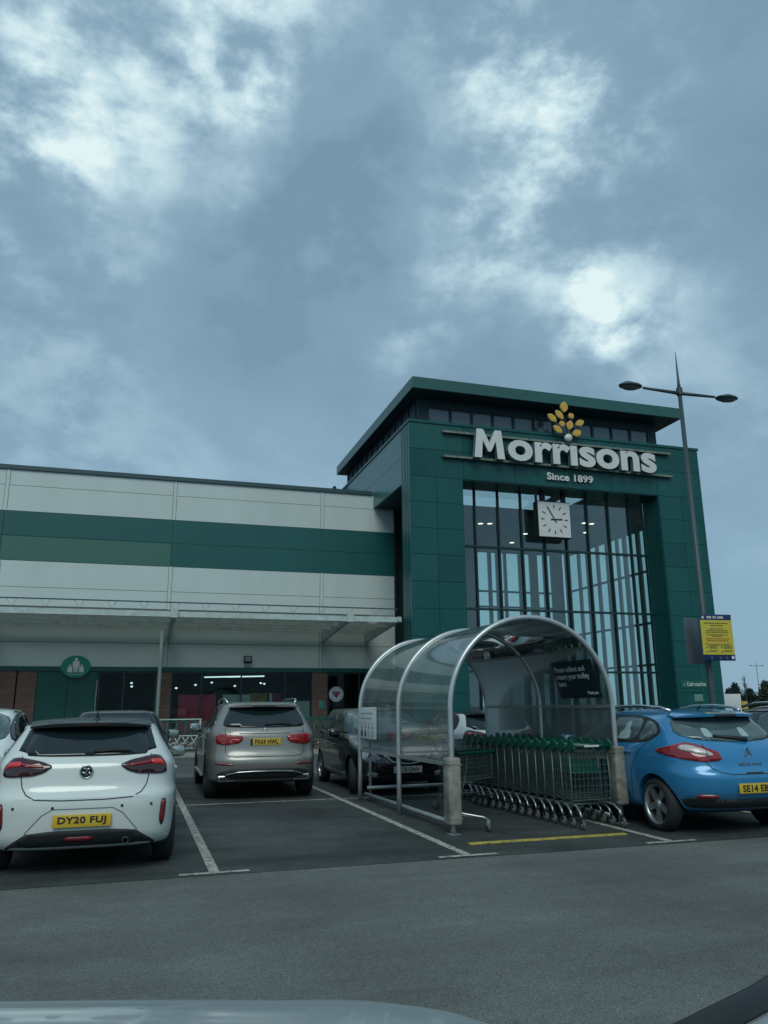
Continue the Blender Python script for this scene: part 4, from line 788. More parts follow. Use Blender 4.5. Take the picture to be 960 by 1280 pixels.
def build_black():
    rows = [(.20, .55, .20, 3.62, .66), (.22, .35, .22, 3.80, .78), (.30, .14, .27, 3.93, .83), (.42, .04, .36, 3.99, .85), (.56, .0, .46, 4.02, .862), (.68, .02, .56, 4.03, .868), (.78, .06, .66, 4.01, .868), (.88, .08, .75, 3.95, .865), (.98, .10, .84, 3.78, .858), (1.03, .13, .92, 3.45, .845), (1.07, .17, .98, 3.16, .82), (1.17, .25, 1.1, 2.95, .775), (1.30, .36, 1.28, 2.62, .705), (1.40, .44, 1.39, 2.36, .645), (1.46, .50, 1.455, 2.12, .585), (1.485, .7, 1.485, 1.9, .46)]
    c = Car(rows, (.72, 3.24), .315, 3.2, 9.); t = thing('hatchback_car', 'black hatchback facing the viewer with white front plate SY10 OHV', 'car', (4.67, 17.62, 0), pi - R(.3)); c.hm = m['blackp']
    c.body(t, m['blackp'])
    c.patch([(-.68, 0, 1.01), (.68, 0, 1.01), (.57, 0, 1.42), (-.57, 0, 1.42)], FRONT, m['mglass'], 'windscreen', t, .006, .05)
    for sx in (-1, 1):
        f = lambda q: q if sx > 0 else mirror_pts(q)
        hl = c.patch(f([(.42, 0, .62), (.54, 0, .70), (.80, 0, .80), (.84, 0, .74), (.82, 0, .62), (.60, 0, .585)]), (-.35 * sx, -1, 0), m['lclear'], 'headlamp', t, .009, .03, 1)
        p = c.ray((.66 * sx, 0, .665), FRONT, .012); MB().lathe([(0, .001), (.012, .035), (.016, .055), (.0, .06)], 20, 'y', p, m['chrome']).build('lamp_bowl', None, hl)
        c.patch(f([(.52, 0, .40), (.68, 0, .41), (.69, 0, .34), (.54, 0, .32)]), FRONT, m['lclear'], 'fog_lamp', t, .008, .04, 1)
    c.patch([(-.40, 0, .67), (.40, 0, .67), (.26, 0, .57), (0, 0, .545), (-.26, 0, .57)], FRONT, m['trim'], 'grille', t, .006, .04, 1)
    b = MB(); b.tube([c.ray((x, 0, z), FRONT, .015) for x, z in ((-.43, .685), (-.36, .64), (-.28, .575), (-.1, .55), (0, .54), (.1, .55), (.28, .575), (.36, .64), (.43, .685))], .014, 8); b.tube([c.ray((x, 0, z), FRONT, .015) for x, z in ((-.43, .685), (-.2, .68), (.2, .68), (.43, .685))], .008, 6); b.build('grille_trim', m['chrome'], t)
    p = c.ray((0, 0, .62), FRONT, .012); b = MB(); b.ell(p, .065, .012, .034, m['chrome']); b.ell(p + V((0, .006, 0)), .052, .011, .025, m['black']); b.build('emblem', None, t)
    c.patch([(-.55, 0, .36), (.55, 0, .36), (.48, 0, .25), (-.48, 0, .25)], FRONT, m['trim'], 'lower_grille', t, .006, .05, 1)
    c.plate(t, 'SY10 OHV', (0, c.ray((0, 0, .44), FRONT, .012).y, .445), m['pw'], 1)
    c.sides(t, [[(.50, 1.10), (.62, 1.2), (.95, 1.36), (1.52, 1.41), (1.54, 1.05), (.7, 1.06)], [(1.62, 1.05), (1.60, 1.41), (2.0, 1.40), (2.5, 1.24), (2.92, 1.02)]], [[(1.58, 1.04), (1.57, .5), (1.62, .34)], [(2.86, 1.0), (2.78, .5), (2.66, .34)], [(1.62, .34), (2.66, .34)], [(.8, 1.02), (1.0, .75), (1.15, .4)]], [(1.78, .92), (.95, .95)], (1, -1))
    for sx in (-1, 1): c.door_mirror(t, 2.62, 1.04, m['blackp'], sx, 0, 1.1, .86)
    b = MB(); c.patch([(-.62, 0, 1.10), (.62, 0, 1.10), (.54, 0, 1.40), (-.54, 0, 1.40)], REAR, m['cglass'], 'rear_window', t, .006, .06)
    c.wheel(t, .765, 7, 'alloy', .2)
    for w in t.children:
        if w.name.startswith('wheel') and w.location.y > 2: w.rotation_euler[2] += R(-16)
build_black()
dkc = copy_tree([o for o in COL.objects if o.get('label', '').startswith('black hatchback facing')][0])
dkc.location = (-.27, 13.85, 0); dkc.rotation_euler = (0, 0, R(-.5)); dkc['label'] = 'dark hatchback parked nose in behind the nearest white hatchback, only its roof and mirror showing'

def build_megane():
    rows = [(.22, .60, .20, 3.85, .66), (.24, .42, .21, 4.05, .78), (.30, .17, .25, 4.18, .84), (.42, .075, .33, 4.25, .865), (.475, .035, .42, 4.28, .88), (.56, .008, .5, 4.295, .892), (.66, .0, .6, 4.29, .90), (.72, .012, .68, 4.25, .904), (.745, .045, .73, 4.19, .902), (.80, .075, .78, 4.10, .90), (.90, .10, .85, 3.85, .892), (1.0, .16, .92, 3.48, .872), (1.06, .24, .97, 3.2, .842), (1.12, .32, 1.04, 3.03, .805), (1.22, .43, 1.17, 2.75, .74), (1.31, .55, 1.29, 2.48, .68), (1.375, .62, 1.38, 2.25, .62), (1.42, .70, 1.425, 2.05, .555), (1.445, .95, 1.45, 1.85, .43)]
    c = Car(rows, (.78, 3.42), .315, 2.7, 9., .05); t = thing('hatchback_car', 'blue five door hatchback beside the trolley shelter, plate starting SE14', 'car', (7.13, 8.02, 0), R(-1.2)); c.hm = m['blue']
    c.body(t, m['blue'])
    wn = c.patch([(-.625, .4, 1.31), (-.54, .5, 1.355), (0, .5, 1.372), (.54, .5, 1.355), (.625, .4, 1.31), (.70, .4, 1.15), (.5, .3, 1.085), (0, .3, 1.06), (-.5, .3, 1.085), (-.70, .4, 1.15)], REAR, m['mglass'], 'rear_window', t, .006, .05, 1)
    b = MB()
    for x in (-.34, .18): 
        p = c.ray((x, 0, 1.17), REAR, .0085); c.patch([(x - .06, 0, 1.12), (x - .05, 0, 1.19), (x - .03, 0, 1.225), (x + .03, 0, 1.225), (x + .05, 0, 1.19), (x + .06, 0, 1.12)], REAR, m['seat'], 'x', None, .009, .03, 1, False, b)
    b.build('headrest', None, wn)
    sp = c.spoiler(t, .62, .74, .42, 1.400, .2, .035, m['blue']); MB().box(-.16, .16, .414, .424, 1.370, 1.388).build('brake_lamp', m['lsmoke'], sp)
    for sx in (-1, 1):
        D = (-.62 * sx, 1, 0)
        f = lambda q: [(x * sx, y, z) for x, y, z in (q if sx > 0 else reversed(q))]
        tl = c.patch(f([(.40, .06, .86), (.43, .06, .955), (.60, .10, 1.015), (.74, .2, 1.06), (.80, .3, 1.052), (.87, .62, .99), (.885, .72, .955), (.86, .45, .90), (.80, .22, .868), (.62, .10, .845)]), D, m['lred'], 'tail_lamp', t, .012, .03, 1)
        c.patch(f([(.50, .08, .935), (.60, .11, .985), (.74, .2, 1.035), (.79, .3, 1.03), (.815, .35, .985), (.68, .14, .935), (.52, .08, .905)]), D, m['lclear'], 'lamp_lens', tl, .017, .03, 1)
        b = MB(); c.ribbon([(.62 * sx, .1, 1.04), (.58 * sx, .1, .96), (.55 * sx, .1, .88)], D, .004, .0175, b); b.build('lamp_seam', None, tl)
        c.patch(f([(.52, 0, .475), (.78, .1, .475), (.76, .1, .43), (.54, 0, .435)]), D, m['lred'], 'reflector', t, .008, .03, 1)
    b = MB(); c.ribbon([(-.575, .1, .86), (-.52, 0, .78), (-.44, 0, .725), (-.3, 0, .705), (.3, 0, .705), (.44, 0, .725), (.52, 0, .78), (.575, .1, .86)], REAR, .005, .003, b); c.ribbon([(-.12, 0, .715), (.12, 0, .715)], REAR, .01, .004, b, m['black']); b.build('tailgate_seam', None, t)
    c.patch([(-.80, .1, .445), (-.4, 0, .42), (.4, 0, .42), (.80, .1, .445), (.70, .1, .24), (-.70, .1, .24)], REAR, m['trim'], 'lower_bumper', t, .005, .05, 1)
    p = c.ray((0, 0, .915), REAR, .008); b = MB(); b.tube([(p.x + x, p.y + .004 - z * .1, p.z + z) for x, z in ((0, .075), (.04, .0), (0, -.075), (-.04, 0))], .013, 4, m['chrome'], None, False, None, False, True); b.build('emblem', None, t)
    p = c.ray((0, 0, .80), REAR, .003); MB().mesh(fit(text('MEGANE', 1, .5, .012, 1.25), .32, .030), m['chrome'], T((0, p.y - .004, .815)) @ FACE @ M.Diagonal((1, 1, .006, 1))).build('model_lettering', None, t)
    c.plate(t, 'SE14 EBV', (0, c.ray((0, 0, .545), REAR, .014).y, .545), m['py'])
    b = MB(); pw = [c.ray((x, 0, z), REAR, .025) for x, z in ((-.30, 1.125), (-.05, 1.10), (.12, 1.075))]; b.tube(pw, .018, 8, None, None, True, .032); b.build('wiper', m['black'], t)
    for sx in (-1, 1): MB().tube([(.53 * sx, .80, 1.435), (.57 * sx, .95, 1.475), (.60 * sx, 1.35, 1.50), (.605 * sx, 1.8, 1.495), (.60 * sx, 2.1, 1.455), (.60 * sx, 2.2, 1.405)], .022, 8).build('roof_rail', m['chrome'], t)
    MB().tube([(0, .95, 1.455), (0, .90, 1.50)], .012, 6).build('aerial', m['black'], t)
    sw = [[(.78, 1.17), (.90, 1.28), (1.12, 1.33), (1.14, 1.06), (.95, 1.06)], [(1.19, 1.055), (1.17, 1.335), (1.5, 1.365), (1.88, 1.365), (1.90, 1.04)], [(1.98, 1.03), (1.96, 1.365), (2.2, 1.34), (2.6, 1.19), (2.92, 1.0)]]
    c.sides(t, sw, [[(1.94, 1.0), (1.94, .5), (2.0, .34)], [(2.95, .98), (2.9, .5), (2.8, .34)], [(.86, 1.07), (1.05, .95), (1.2, .75), (1.3, .34)], [(1.3, .34), (2.8, .34)]], [(2.12, .90), (1.32, .92)], (-1, 1), 'mglass', [[(.70, 1.16), (.86, 1.30), (1.14, 1.36), (1.5, 1.385), (1.98, 1.385), (2.25, 1.355), (2.66, 1.19), (3.0, .98), (1.9, 1.02), (.93, 1.04)]])
    p = c.ray((-.8, 1.5, 1.2), (1, 0, 0), .01); b = MB()
    c.patch([(0, 1.34, 1.075), (0, 1.36, 1.17), (0, 1.42, 1.21), (0, 1.40, 1.28), (0, 1.47, 1.305), (0, 1.54, 1.28), (0, 1.53, 1.2), (0, 1.6, 1.16), (0, 1.63, 1.07)], (1, 0, 0), m['seat'], 'seat_cover', t, .0095, .04, 1, False)
    for sx in (-1, 1): c.door_mirror(t, 2.68, 1.03, m['blue'], sx, 0, 1.)
    c.patch([(-.68, 0, 1.02), (.68, 0, 1.02), (.56, 0, 1.385), (-.56, 0, 1.385)], FRONT, m['cglass'], 'windscreen', t, .006, .06)
    for sx in (-1, 1): c.patch([(x * sx, 0, z) for x, z in ((.45, .68), (.80, .80), (.84, .68), (.5, .60))], (-.3 * sx, -1, 0), m['lclear'], 'headlamp', t, .008, .04, 1)
    c.wheel(t, .79, 5, 'alloy', .205, .76, twin=True)
build_megane()

def build_left():
    rows = [(.20, .55, .20, 3.48, .66), (.22, .35, .22, 3.66, .78), (.34, .10, .30, 3.80, .84), (.5, .02, .44, 3.86, .865), (.66, .0, .58, 3.87, .872), (.8, .04, .70, 3.85, .872), (.92, .07, .80, 3.76, .868), (1.0, .10, .89, 3.55, .86), (1.05, .14, .96, 3.25, .84), (1.1, .2, 1.04, 3.02, .81), (1.22, .31, 1.18, 2.78, .755), (1.36, .42, 1.34, 2.46, .70), (1.46, .52, 1.45, 2.2, .64), (1.51, .62, 1.51, 1.98, .58), (1.535, .85, 1.535, 1.75, .45)]
    c = Car(rows, (.62, 3.12), .30, 3.2, 8.); t = thing('hatchback_car', 'white hatchback cut off by the left edge, nose towards the viewer', 'car', (-2.62, 17.25, 0), pi); c.hm = m['wpaint']
    c.body(t, m['wpaint'])
    c.patch([(-.69, 0, 1.0), (.69, 0, 1.0), (.6, 0, 1.47), (-.6, 0, 1.47)], FRONT, m['mglass'], 'windscreen', t, .006, .05)
    c.sides(t, [[(.50, 1.10), (.60, 1.22), (.9, 1.40), (1.25, 1.46), (1.28, 1.06), (.7, 1.07)], [(1.33, 1.06), (1.31, 1.46), (1.8, 1.46), (2.2, 1.38), (2.6, 1.2), (2.88, .99)]], [[(1.3, 1.04), (1.4, .5), (1.45, .36)], [(2.75, .98), (2.68, .5), (2.6, .36)], [(1.45, .36), (2.6, .36)]], [(1.5, .92)], (1, -1))
    for sx in (-1, 1):
        c.door_mirror(t, 2.5, 1.17, m['wpaint'], sx, 0, 1.2, .84)
        c.patch([(x * sx, 0, z) for x, z in ((.45, .70), (.70, .84), (.80, .78), (.74, .64), (.5, .62))], (-.3 * sx, -1, 0), m['lclear'], 'headlamp', t, .008, .04, 1)
        b = MB(); c.ribbon([(.62 * sx, .7, 1.5), (.63 * sx, 1.3, 1.5), (.60 * sx, 1.95, 1.49)], (0, 0, -1), .008, .003, b, m['black']); b.build('roof_strip', None, t)
    c.patch([(-.6, 0, 1.10), (.6, 0, 1.10), (.54, 0, 1.42), (-.54, 0, 1.42)], REAR, m['cglass'], 'rear_window', t, .006, .06)
    c.patch([(-.5, 0, .5), (.5, 0, .5), (.45, 0, .3), (-.45, 0, .3)], FRONT, m['trim'], 'grille', t, .006, .06, 1)
    c.wheel(t, .78, 7, 'alloy', .2)
build_left()

def build_estate():
    rows = [(.22, .55, .20, 4.15, .68), (.25, .35, .22, 4.38, .82), (.36, .10, .30, 4.53, .88), (.55, .02, .48, 4.60, .905), (.72, .0, .62, 4.60, .912), (.86, .04, .74, 4.54, .91), (.97, .08, .86, 4.25, .90), (1.03, .12, .95, 3.75, .88), (1.08, .17, 1.0, 3.42, .85), (1.2, .27, 1.15, 3.1, .79), (1.34, .38, 1.32, 2.72, .72), (1.43, .46, 1.42, 2.45, .66), (1.47, .52, 1.47, 2.2, .60), (1.49, .8, 1.49, 2.0, .46)]
    c = Car(rows, (.9, 3.6), .33, 3.2, 9.); t = thing('estate_car', 'dark grey estate car with chrome window trim at the right edge', 'car', (9.86, 8.15, 0), 0); c.hm = m['darkp']
    c.body(t, m['darkp'])
    ws = [[(.55, 1.09), (.66, 1.24), (.95, 1.36), (1.15, 1.38), (1.17, 1.07)], [(1.22, 1.07), (1.20, 1.385), (1.95, 1.395), (1.97, 1.04)], [(2.07, 1.04), (2.05, 1.39), (2.35, 1.36), (2.75, 1.22), (3.12, 1.02)]]
    c.sides(t, ws, [[(2.02, 1.0), (2.02, .5), (2.1, .35)], [(3.15, .98), (3.1, .5), (2.95, .35)], [(1.15, 1.05), (1.3, .8), (1.4, .35)]], [(2.2, .92), (1.35, .95)], (-1, 1), 'mglass')
    for sx in (-1, 1):
        b = MB(); b.tube([c.ray((sx, y, z), (-sx, 0, 0), .012) for y, z in ((.50, 1.06), (.62, 1.25), (.93, 1.385), (1.5, 1.41), (2.1, 1.41), (2.4, 1.375), (2.78, 1.235), (3.2, 1.0), (2.2, 1.025), (1.2, 1.05))], .011, 6, None, None, False, None, True, True); b.build('window_trim', m['chrome'], t)
        MB().tube([(.54 * sx, .75, 1.47), (.58 * sx, .9, 1.525), (.60 * sx, 1.5, 1.545), (.60 * sx, 2.1, 1.53), (.60 * sx, 2.4, 1.47)], .02, 8).build('roof_rail', m['chrome'], t)
        c.door_mirror(t, 2.95, 1.02, m['darkp'], sx)
        c.patch([(x * sx, 0, z) for x, z in ((.45, .98), (.84, .98), (.86, .80), (.5, .82))], (-.4 * sx, 1, 0), m['lred'], 'tail_lamp', t, .01, .04, 1)
    c.patch([(-.62, 0, 1.1), (.62, 0, 1.1), (.54, 0, 1.40), (-.54, 0, 1.40)], REAR, m['cglass'], 'rear_window', t, .006, .06)
    c.patch([(-.65, 0, 1.04), (.65, 0, 1.04), (.55, 0, 1.41), (-.55, 0, 1.41)], FRONT, m['cglass'], 'windscreen', t, .006, .06)
    c.wheel(t, .80, 7, 'alloy', .21)
build_estate()
# ------------------------------------------------------------------ trolley shelter
sh = thing('trolley_shelter', 'arched steel and clear plastic trolley shelter over one parking bay', 'shelter', (5.0, 9.47, 0), R(1.5))
RW, SPR, YS = 1.2, 1.47, (0, 1.94, 3.88)
def arc(a, b, n, r=RW): return [(r * cos(R(a + (b - a) * i / n)), SPR + r * sin(R(a + (b - a) * i / n))) for i in range(n + 1)]
for y in YS:
    MB().tube([(RW, y, 0), (RW, y, .5), (RW, y, 1.0)] + [(x, y, z) for x, z in arc(0, 180, 40)] + [(-RW, y, 1.0), (-RW, y, .5), (-RW, y, 0)], .036, 12).build('hoop', m['hoop'], sh)
def skin(prof, y0, y1, mt, name, n=6):
    vs = [(x, y0 + (y1 - y0) * j / n, z) for j in range(n + 1) for x, z in prof]; k = len(prof)
    b = MB().add(vs, [(j * k + i, j * k + i + 1, (j + 1) * k + i + 1, (j + 1) * k + i) for j in range(n) for i in range(k - 1)], None, None, True)
    return b.build(name, mt, sh)
for i in (0, 1):
    a, b = YS[i] + .038, YS[i + 1] - .038; r = RW - .004
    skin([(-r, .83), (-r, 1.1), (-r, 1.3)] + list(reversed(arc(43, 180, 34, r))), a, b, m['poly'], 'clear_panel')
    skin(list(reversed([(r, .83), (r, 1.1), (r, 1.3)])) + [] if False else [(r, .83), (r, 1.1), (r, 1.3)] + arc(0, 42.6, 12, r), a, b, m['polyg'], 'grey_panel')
for x, z in ((RW, .82), (RW, 1.5), (RW * cos(R(43)), SPR + RW * sin(R(43))), (-RW, .81)): MB().box(x - .018, x + .018, 0, YS[2], z - .022, z + .022).build('panel_rail', m['galv'], sh)
for sx in (-1, 1):
    b = MB(); b.tube([((RW - .09) * sx, .1, .10), ((RW - .09) * sx, 3.86, .10)], .032, 10); b.tube([((RW - .16) * sx, 3.82, .10), ((RW - .16) * sx, 3.82, .95)], .024, 8); b.build('trolley_rail', m['galv'], sh)
MB().tube([(-RW + .1, 3.8, .2), (RW - .1, 3.8, .2)], .03, 10).build('rear_rail', m['galv'], sh)
for sx, z0, z1 in ((-1, .11, .90), (1, .24, .98)):
    b = MB(); b.rbox(RW * sx - .085, RW * sx + .085, -.1, .1, z0, z1, .03); o = b.build('crash_sleeve', m['sleeve'], sh)
    b = MB(); b.box(RW * sx - .088, RW * sx + .088, -.103, .103, z1 - .09, z1 - .075); b.box(RW * sx - .088, RW * sx + .088, -.103, .103, z0 + .08, z0 + .09); b.build('sleeve_band', m['rail'], o)
    MB().box(RW * sx - .07, RW * sx + .07, -.07, .07, 0, .012).build('foot_plate', m['galv'], sh)
# notices on the shelter
MSH = T((5.0, 9.47, 0)) @ M.Rotation(R(1.5), 4, 'Z')
def on_shelter(o, mx): o.matrix_world = MSH @ mx; return o
FL = M.Rotation(-pi / 2, 4, 'Z')     # faces -x (a sheet drawn facing -y)
b = MB(); b.rbox(-.5, .5, -.006, .0, -.25, .25, .002, m['white'])
for k, (w, z) in enumerate(((.66, .15), (.6, .07))):
    for i in range(9): b.box(-.33 + i * w / 9, -.33 + (i + .72) * w / 9, -.0075, -.0062, z - .011, z + .011, m['txtgrey'])
for i in range(4):
    b.box(-.30 + i * .19, -.22 + i * .19, -.0075, -.0062, -.015, .0, m['txtgrey']); disc(b, -.26 + i * .19, -.055, .022, -.0075, -.0062, m['txtgrey'], 10); b.box(-.285 + i * .19, -.235 + i * .19, -.0078, -.0062, -.095, -.07, m['signback'])
    b.rbox(-.32 + i * .19, -.21 + i * .19, -.0077, -.0062, -.225, -.115, .0005, m[('signback', 'txtgrey', 'seat', 'seat')[i]]); 
b.box(-.3, -.235, -.0085, -.0079, -.21, -.16, m['black']); b.box(-.10, -.04, -.0085, -.0079, -.215, -.14, m['black']); disc(b, .43, .21, .018, -.0076, -.0062, m['black'], 10)
o = b.build('information_notice', None); o.location = (3.69, 12.86, 1.26); o.rotation_euler = (0, 0, R(-88.5)); tag(o, 'white notice with pictograms on the left side of the trolley shelter', 'notice')
gs = thing('return_trolley_sign', 'dark green sign asking to return your trolley here, inside the shelter', 'sign', (6.02, 10.12, 1.875)); gs.rotation_euler = (M.Rotation(R(-88.5), 4, 'Z') @ M.Rotation(R(17), 4, 'X')).to_euler()
MB().rbox(-.53, .53, .0, .006, -.27, .27, .002).build('sign_plate', m['bigsign'], gs)
b = MB(); tm = text('Please collect and\nreturn your trolley\nhere', 1, .5, .016, 1, 'LEFT', .95); fit(tm, .86); hh = [v.co.y for v in tm.vertices]
b.mesh(tm, m['print'], T((-.05, -.002, .05)) @ FACE @ M.Diagonal((1, 1, .003, 1))); b.mesh(fit(text('Thank you', 1, .5, .012), .26), m['print'], T((.34, -.002, -.205)) @ FACE @ M.Diagonal((1, 1, .003, 1))); b.build('lettering', None, gs)

# ------------------------------------------------------------------ trolleys
def basket(b, wr, wf, y0, y1, zt0, zt1, zb0, zb1, nx, ny, nz, r=.0035, rim=.007, gate=True):
    P = lambda u, v, w: ((u - .5) * (wr + (wf - wr) * v), y0 + (y1 - y0) * v, (zb0 + (zb1 - zb0) * v) * (1 - w) + (zt0 + (zt1 - zt0) * v) * w)
    t4 = lambda pts, rr=r: b.tube(pts, rr, 4, None, None, False, None, False)
    for u in (0, 1):
        for i in range(ny + 1): v = i / ny; t4([P(u, v, 0), P(u, v, 1)])
        for k in range(nz + 1): w = k / nz; t4([P(u, 0, w), P(u, 1, w)], rim if k in (0, nz) else r)
    for v in ((0, 1) if gate else (1,)):
        for i in range(nx + 1): u = i / nx; t4([P(u, v, 0), P(u, v, 1)], r * 1.2)
        for k in range(nz + 1): w = k / nz; t4([P(0, v, w), P(1, v, w)], rim if k in (0, nz) else r * 1.2)
    for i in range(nx + 1): u = i / nx; t4([P(u, 0, 0), P(u, 1, 0)])
    for i in range(0, ny + 1, 2): v = i / ny; t4([P(0, v, 0), P(1, v, 0)])
def make_trolley():
    t = thing('shopping_trolley', 'x', 'trolley')
    b = MB(); basket(b, .575, .44, .05, .88, .93, .95, .33, .47, 9, 15, 7, .003); b.build('basket', m['wire'], t)
    b = MB()
    for sx in (-1, 1):
        b.tube([(.285 * sx, .06, .93), (.29 * sx, .04, .55), (.285 * sx, .05, .30), (.27 * sx, .2, .25), (.2 * sx, .86, .22), (.19 * sx, .92, .16)], .011, 6, m['wire'])
        b.tube([(.25 * sx, .30, .27), (.265 * sx, .12, .285), (.275 * sx, -.02, .27), (.29 * sx, -.12, .205), (.295 * sx, -.16, .14)], .0145, 8, m['tleg'])
    b.mi(m['tleg']); b.tube([(-.2, .8, .22), (.2, .8, .22)], .011, 6); b.tube([(-.26, .22, .26), (.26, .22, .26)], .011, 6)
    b.bm.faces.ensure_lookup_table(); i_leg = b.mi(m['tleg']); o = b.build('chassis', None, t)
    hd = MB(); hd.tube([(-.27, -.03, 1.0), (.27, -.03, 1.0)], .019, 10, m['tgreen']); hd.box(-.12, .10, -.051, -.0495, .988, 1.012, m['white'])
    for sx in (-1, 1): hd.prism([(-.06, .965), (-.06, 1.025), (.02, 1.085), (.075, 1.075), (.10, .93), (.02, .92)], *sorted((.265 * sx, .295 * sx)), m['tgreen'], None, 'yz')
    hd.build('handle', None, t)
    sb = MB(); sb.box(-.20, .20, .17, .18, .66, .80); sb.box(-.22, .22, .09, .19, .65, .66); sb.build('child_seat', m['tgreen'], t)
    for sx in (-1, 1):
        for x, y in ((.295, -.17), (.19, .90)):
            w = MB(); w.lathe([(-.014, .02), (-.016, .058), (-.012, .0635), (.012, .0635), (.016, .058), (.014, .02)], 18, 'x', (x * sx, y, .0635), m['castor']); w.box(x * sx - .022, x * sx + .022, y - .014, y + .014, .075, .155, m['tleg'] if y > 0 else m['black']); w.lathe([(-.018, .001), (-.018, .022), (.018, .022), (.018, .001)], 10, 'x', (x * sx, y, .0635), m['galv']); w.build('castor', None, t)
    return t
proto = make_trolley(); NT = 15
for i in range(NT):
    t = proto if i == 0 else copy_tree(proto)
    t.location = (5.72 - .012 * i, 9.36 + .215 * i + random.uniform(-.02, .02), 0); t.rotation_euler = (0, 0, R(1.2) + (R(random.uniform(-1, 1)) if i else 0))
    t['group'] = 'trolleys nested in the shelter'
    t['label'] = 'frontmost wire trolley of the row nested in the shelter' if i == 0 else 'last wire trolley at the far end of the row in the shelter' if i == NT - 1 else 'wire trolley with green handle nested inside the row in the shelter'
# a shallow green rimmed trolley on its own beside the row
t = thing('shallow_trolley', 'small wire trolley with a green plastic rim left beside the nested row', 'trolley', (4.62, 11.55, 0), R(-78))
b = MB(); basket(b, .52, .42, .0, .70, .80, .82, .42, .46, 8, 12, 6, .004); b.build('basket', m['wire'], t)
MB().tube([(-.27, -.01, .82), (.27, -.01, .82), (.23, .72, .84), (-.23, .72, .84)], .024, 8, None, None, False, None, False, True).build('rim', m['tgreen'], t)
b = MB()
for sx in (-1, 1): b.tube([(.2 * sx, .2, .78), (.22 * sx, .1, .4), (.24 * sx, .0, .22), (.2 * sx, .72, .2), (.18 * sx, .80, .14)], .013, 8); b.tube([(.24 * sx, .02, .22), (.26 * sx, -.08, .12)], .013, 8)
b.tube([(-.26, -.02, .80), (-.27, -.12, .98), (.27, -.12, .98), (.26, -.02, .80)], .012, 8); b.build('chassis', m['wire'], t)
for sx in (-1, 1):
    for x, y in ((.26, -.09), (.18, .81)): MB().lathe([(-.014, .02), (-.016, .058), (.016, .058), (.014, .02)], 16, 'x', (x * sx, y, .06), m['castor']).build('castor', None, t)
# the foot of a trolley rack bent out by the left leg
b = MB(); b.tube([(3.95, 9.62, .28), (3.98, 9.58, .215), (4.08, 9.52, .20), (4.22, 9.47, .175), (4.27, 9.45, .145)], .0165, 8, m['tleg']); b.tube([(3.92, 9.7, .21), (4.0, 9.64, .185), (4.2, 9.5, .165)], .0135, 8, m['tleg'])
b.lathe([(-.014, .018), (-.017, .052), (.017, .052), (.014, .018)], 16, 'x', (4.27, 9.45, .058), m['castor']); b.box(4.25, 4.29, 9.435, 9.465, .07, .15, m['galv'])
tag(b.build('trolley_stand', None), 'bright bent steel foot with one castor beside the left shelter leg', 'trolley stand')
# trolleys along the store front and added rails standing in for their chassis
for i, (x, rz) in enumerate([(1.0 + .3 * k, -90) for k in range(4)] + [(5.1 + .3 * k, -90) for k in range(6)]):
    t = copy_tree(proto); t.location = (x, 28.05, .12); t.rotation_euler = (0, 0, R(rz)); t['group'] = 'trolleys along the store front'
    t['label'] = 'wire trolley in the row along the store front, left of the silver SUV' if i < 4 else 'wire trolley along the store front between the silver SUV and the black car'
rl = thing('trolley_chassis_rails', 'pale steel rail with crossed lattice in front of the store trolleys', 'barrier', (1.35, 27.3, .12))
b = MB(); b.box(-.85, .78, -.02, .02, 1.025, 1.06); b.box(-.55, .70, -.016, .016, .51, .54); b.box(-.1, .55, -.015, .015, .12, .145); b.build('rail', m['can'], rl)
b = MB()
for x in (-.72, .74): b.box(x - .025, x + .025, -.02, .02, 0, 1.019)
b.build('post', m['can'], rl)
b = MB()
for i in range(4): x = -.35 + i * .27; b.tube([(x, .01, .50), (x + .20, .01, .155)], .014, 6); b.tube([(x + .2, -.012, .50), (x, -.012, .155)], .014, 6)
b.build('lattice', m['can'], rl)

# ------------------------------------------------------------------ lamp posts and notices
def lamp(lbl, loc, s=1., grp=None):
    t = thing('street_lamp', lbl, 'lamp post', loc, 0, grp)
    MB().tube([(0, 0, 0), (0, 0, 1.2), (0, 0, 8.35)], .092, 14, None, None, True, .045).box(-.2, .2, -.2, .2, 0, .02).build('column', m['pole'], t)
    MB().tube([(0, 0, 8.3), (0, 0, 8.55), (0, 0, 9.3)], .055, 10, None, None, True, .006).lathe([(8.26, .07), (8.42, .07)], 14, 'z').build('finial', m['pole'], t)
    for sx in (-1, 1):
        MB().tube([(.03 * sx, 0, 8.30), (.95 * sx, 0, 8.32)], .042, 10, None, None, True, .028).build('arm', m['pole'], t)
        h = MB(); h.ell((1.28 * sx, 0, 8.325), .29, .17, .062); h.ell((1.32 * sx, 0, 8.355), .17, .10, .07); hd = h.build('lamp_head', m['pole'], t)
        MB().ell((1.29 * sx, 0, 8.29), .21, .125, .052).build('lens', m['lampglass'], hd)
    return t
lamp('tall grey double armed lamp post with a spike, in front of the entrance tower', (11.24, 13.62, 0))
lamp('far double armed lamp post in the distance against the trees', (109.6, 120, 0))
ns = thing('parking_notice', 'yellow parking notice with a blue header fixed to the near lamp post', 'notice', (11.3, 13.36, 2.84), R(-4))
MB().rbox(-.37, .37, -.02, 0, -.47, .47, .009, m['signblue']).build('board', None, ns)
b = MB(); b.box(-.37, .36, -.026, -.0205, -.35, .35, m['signy'])
rr = random.Random(3)
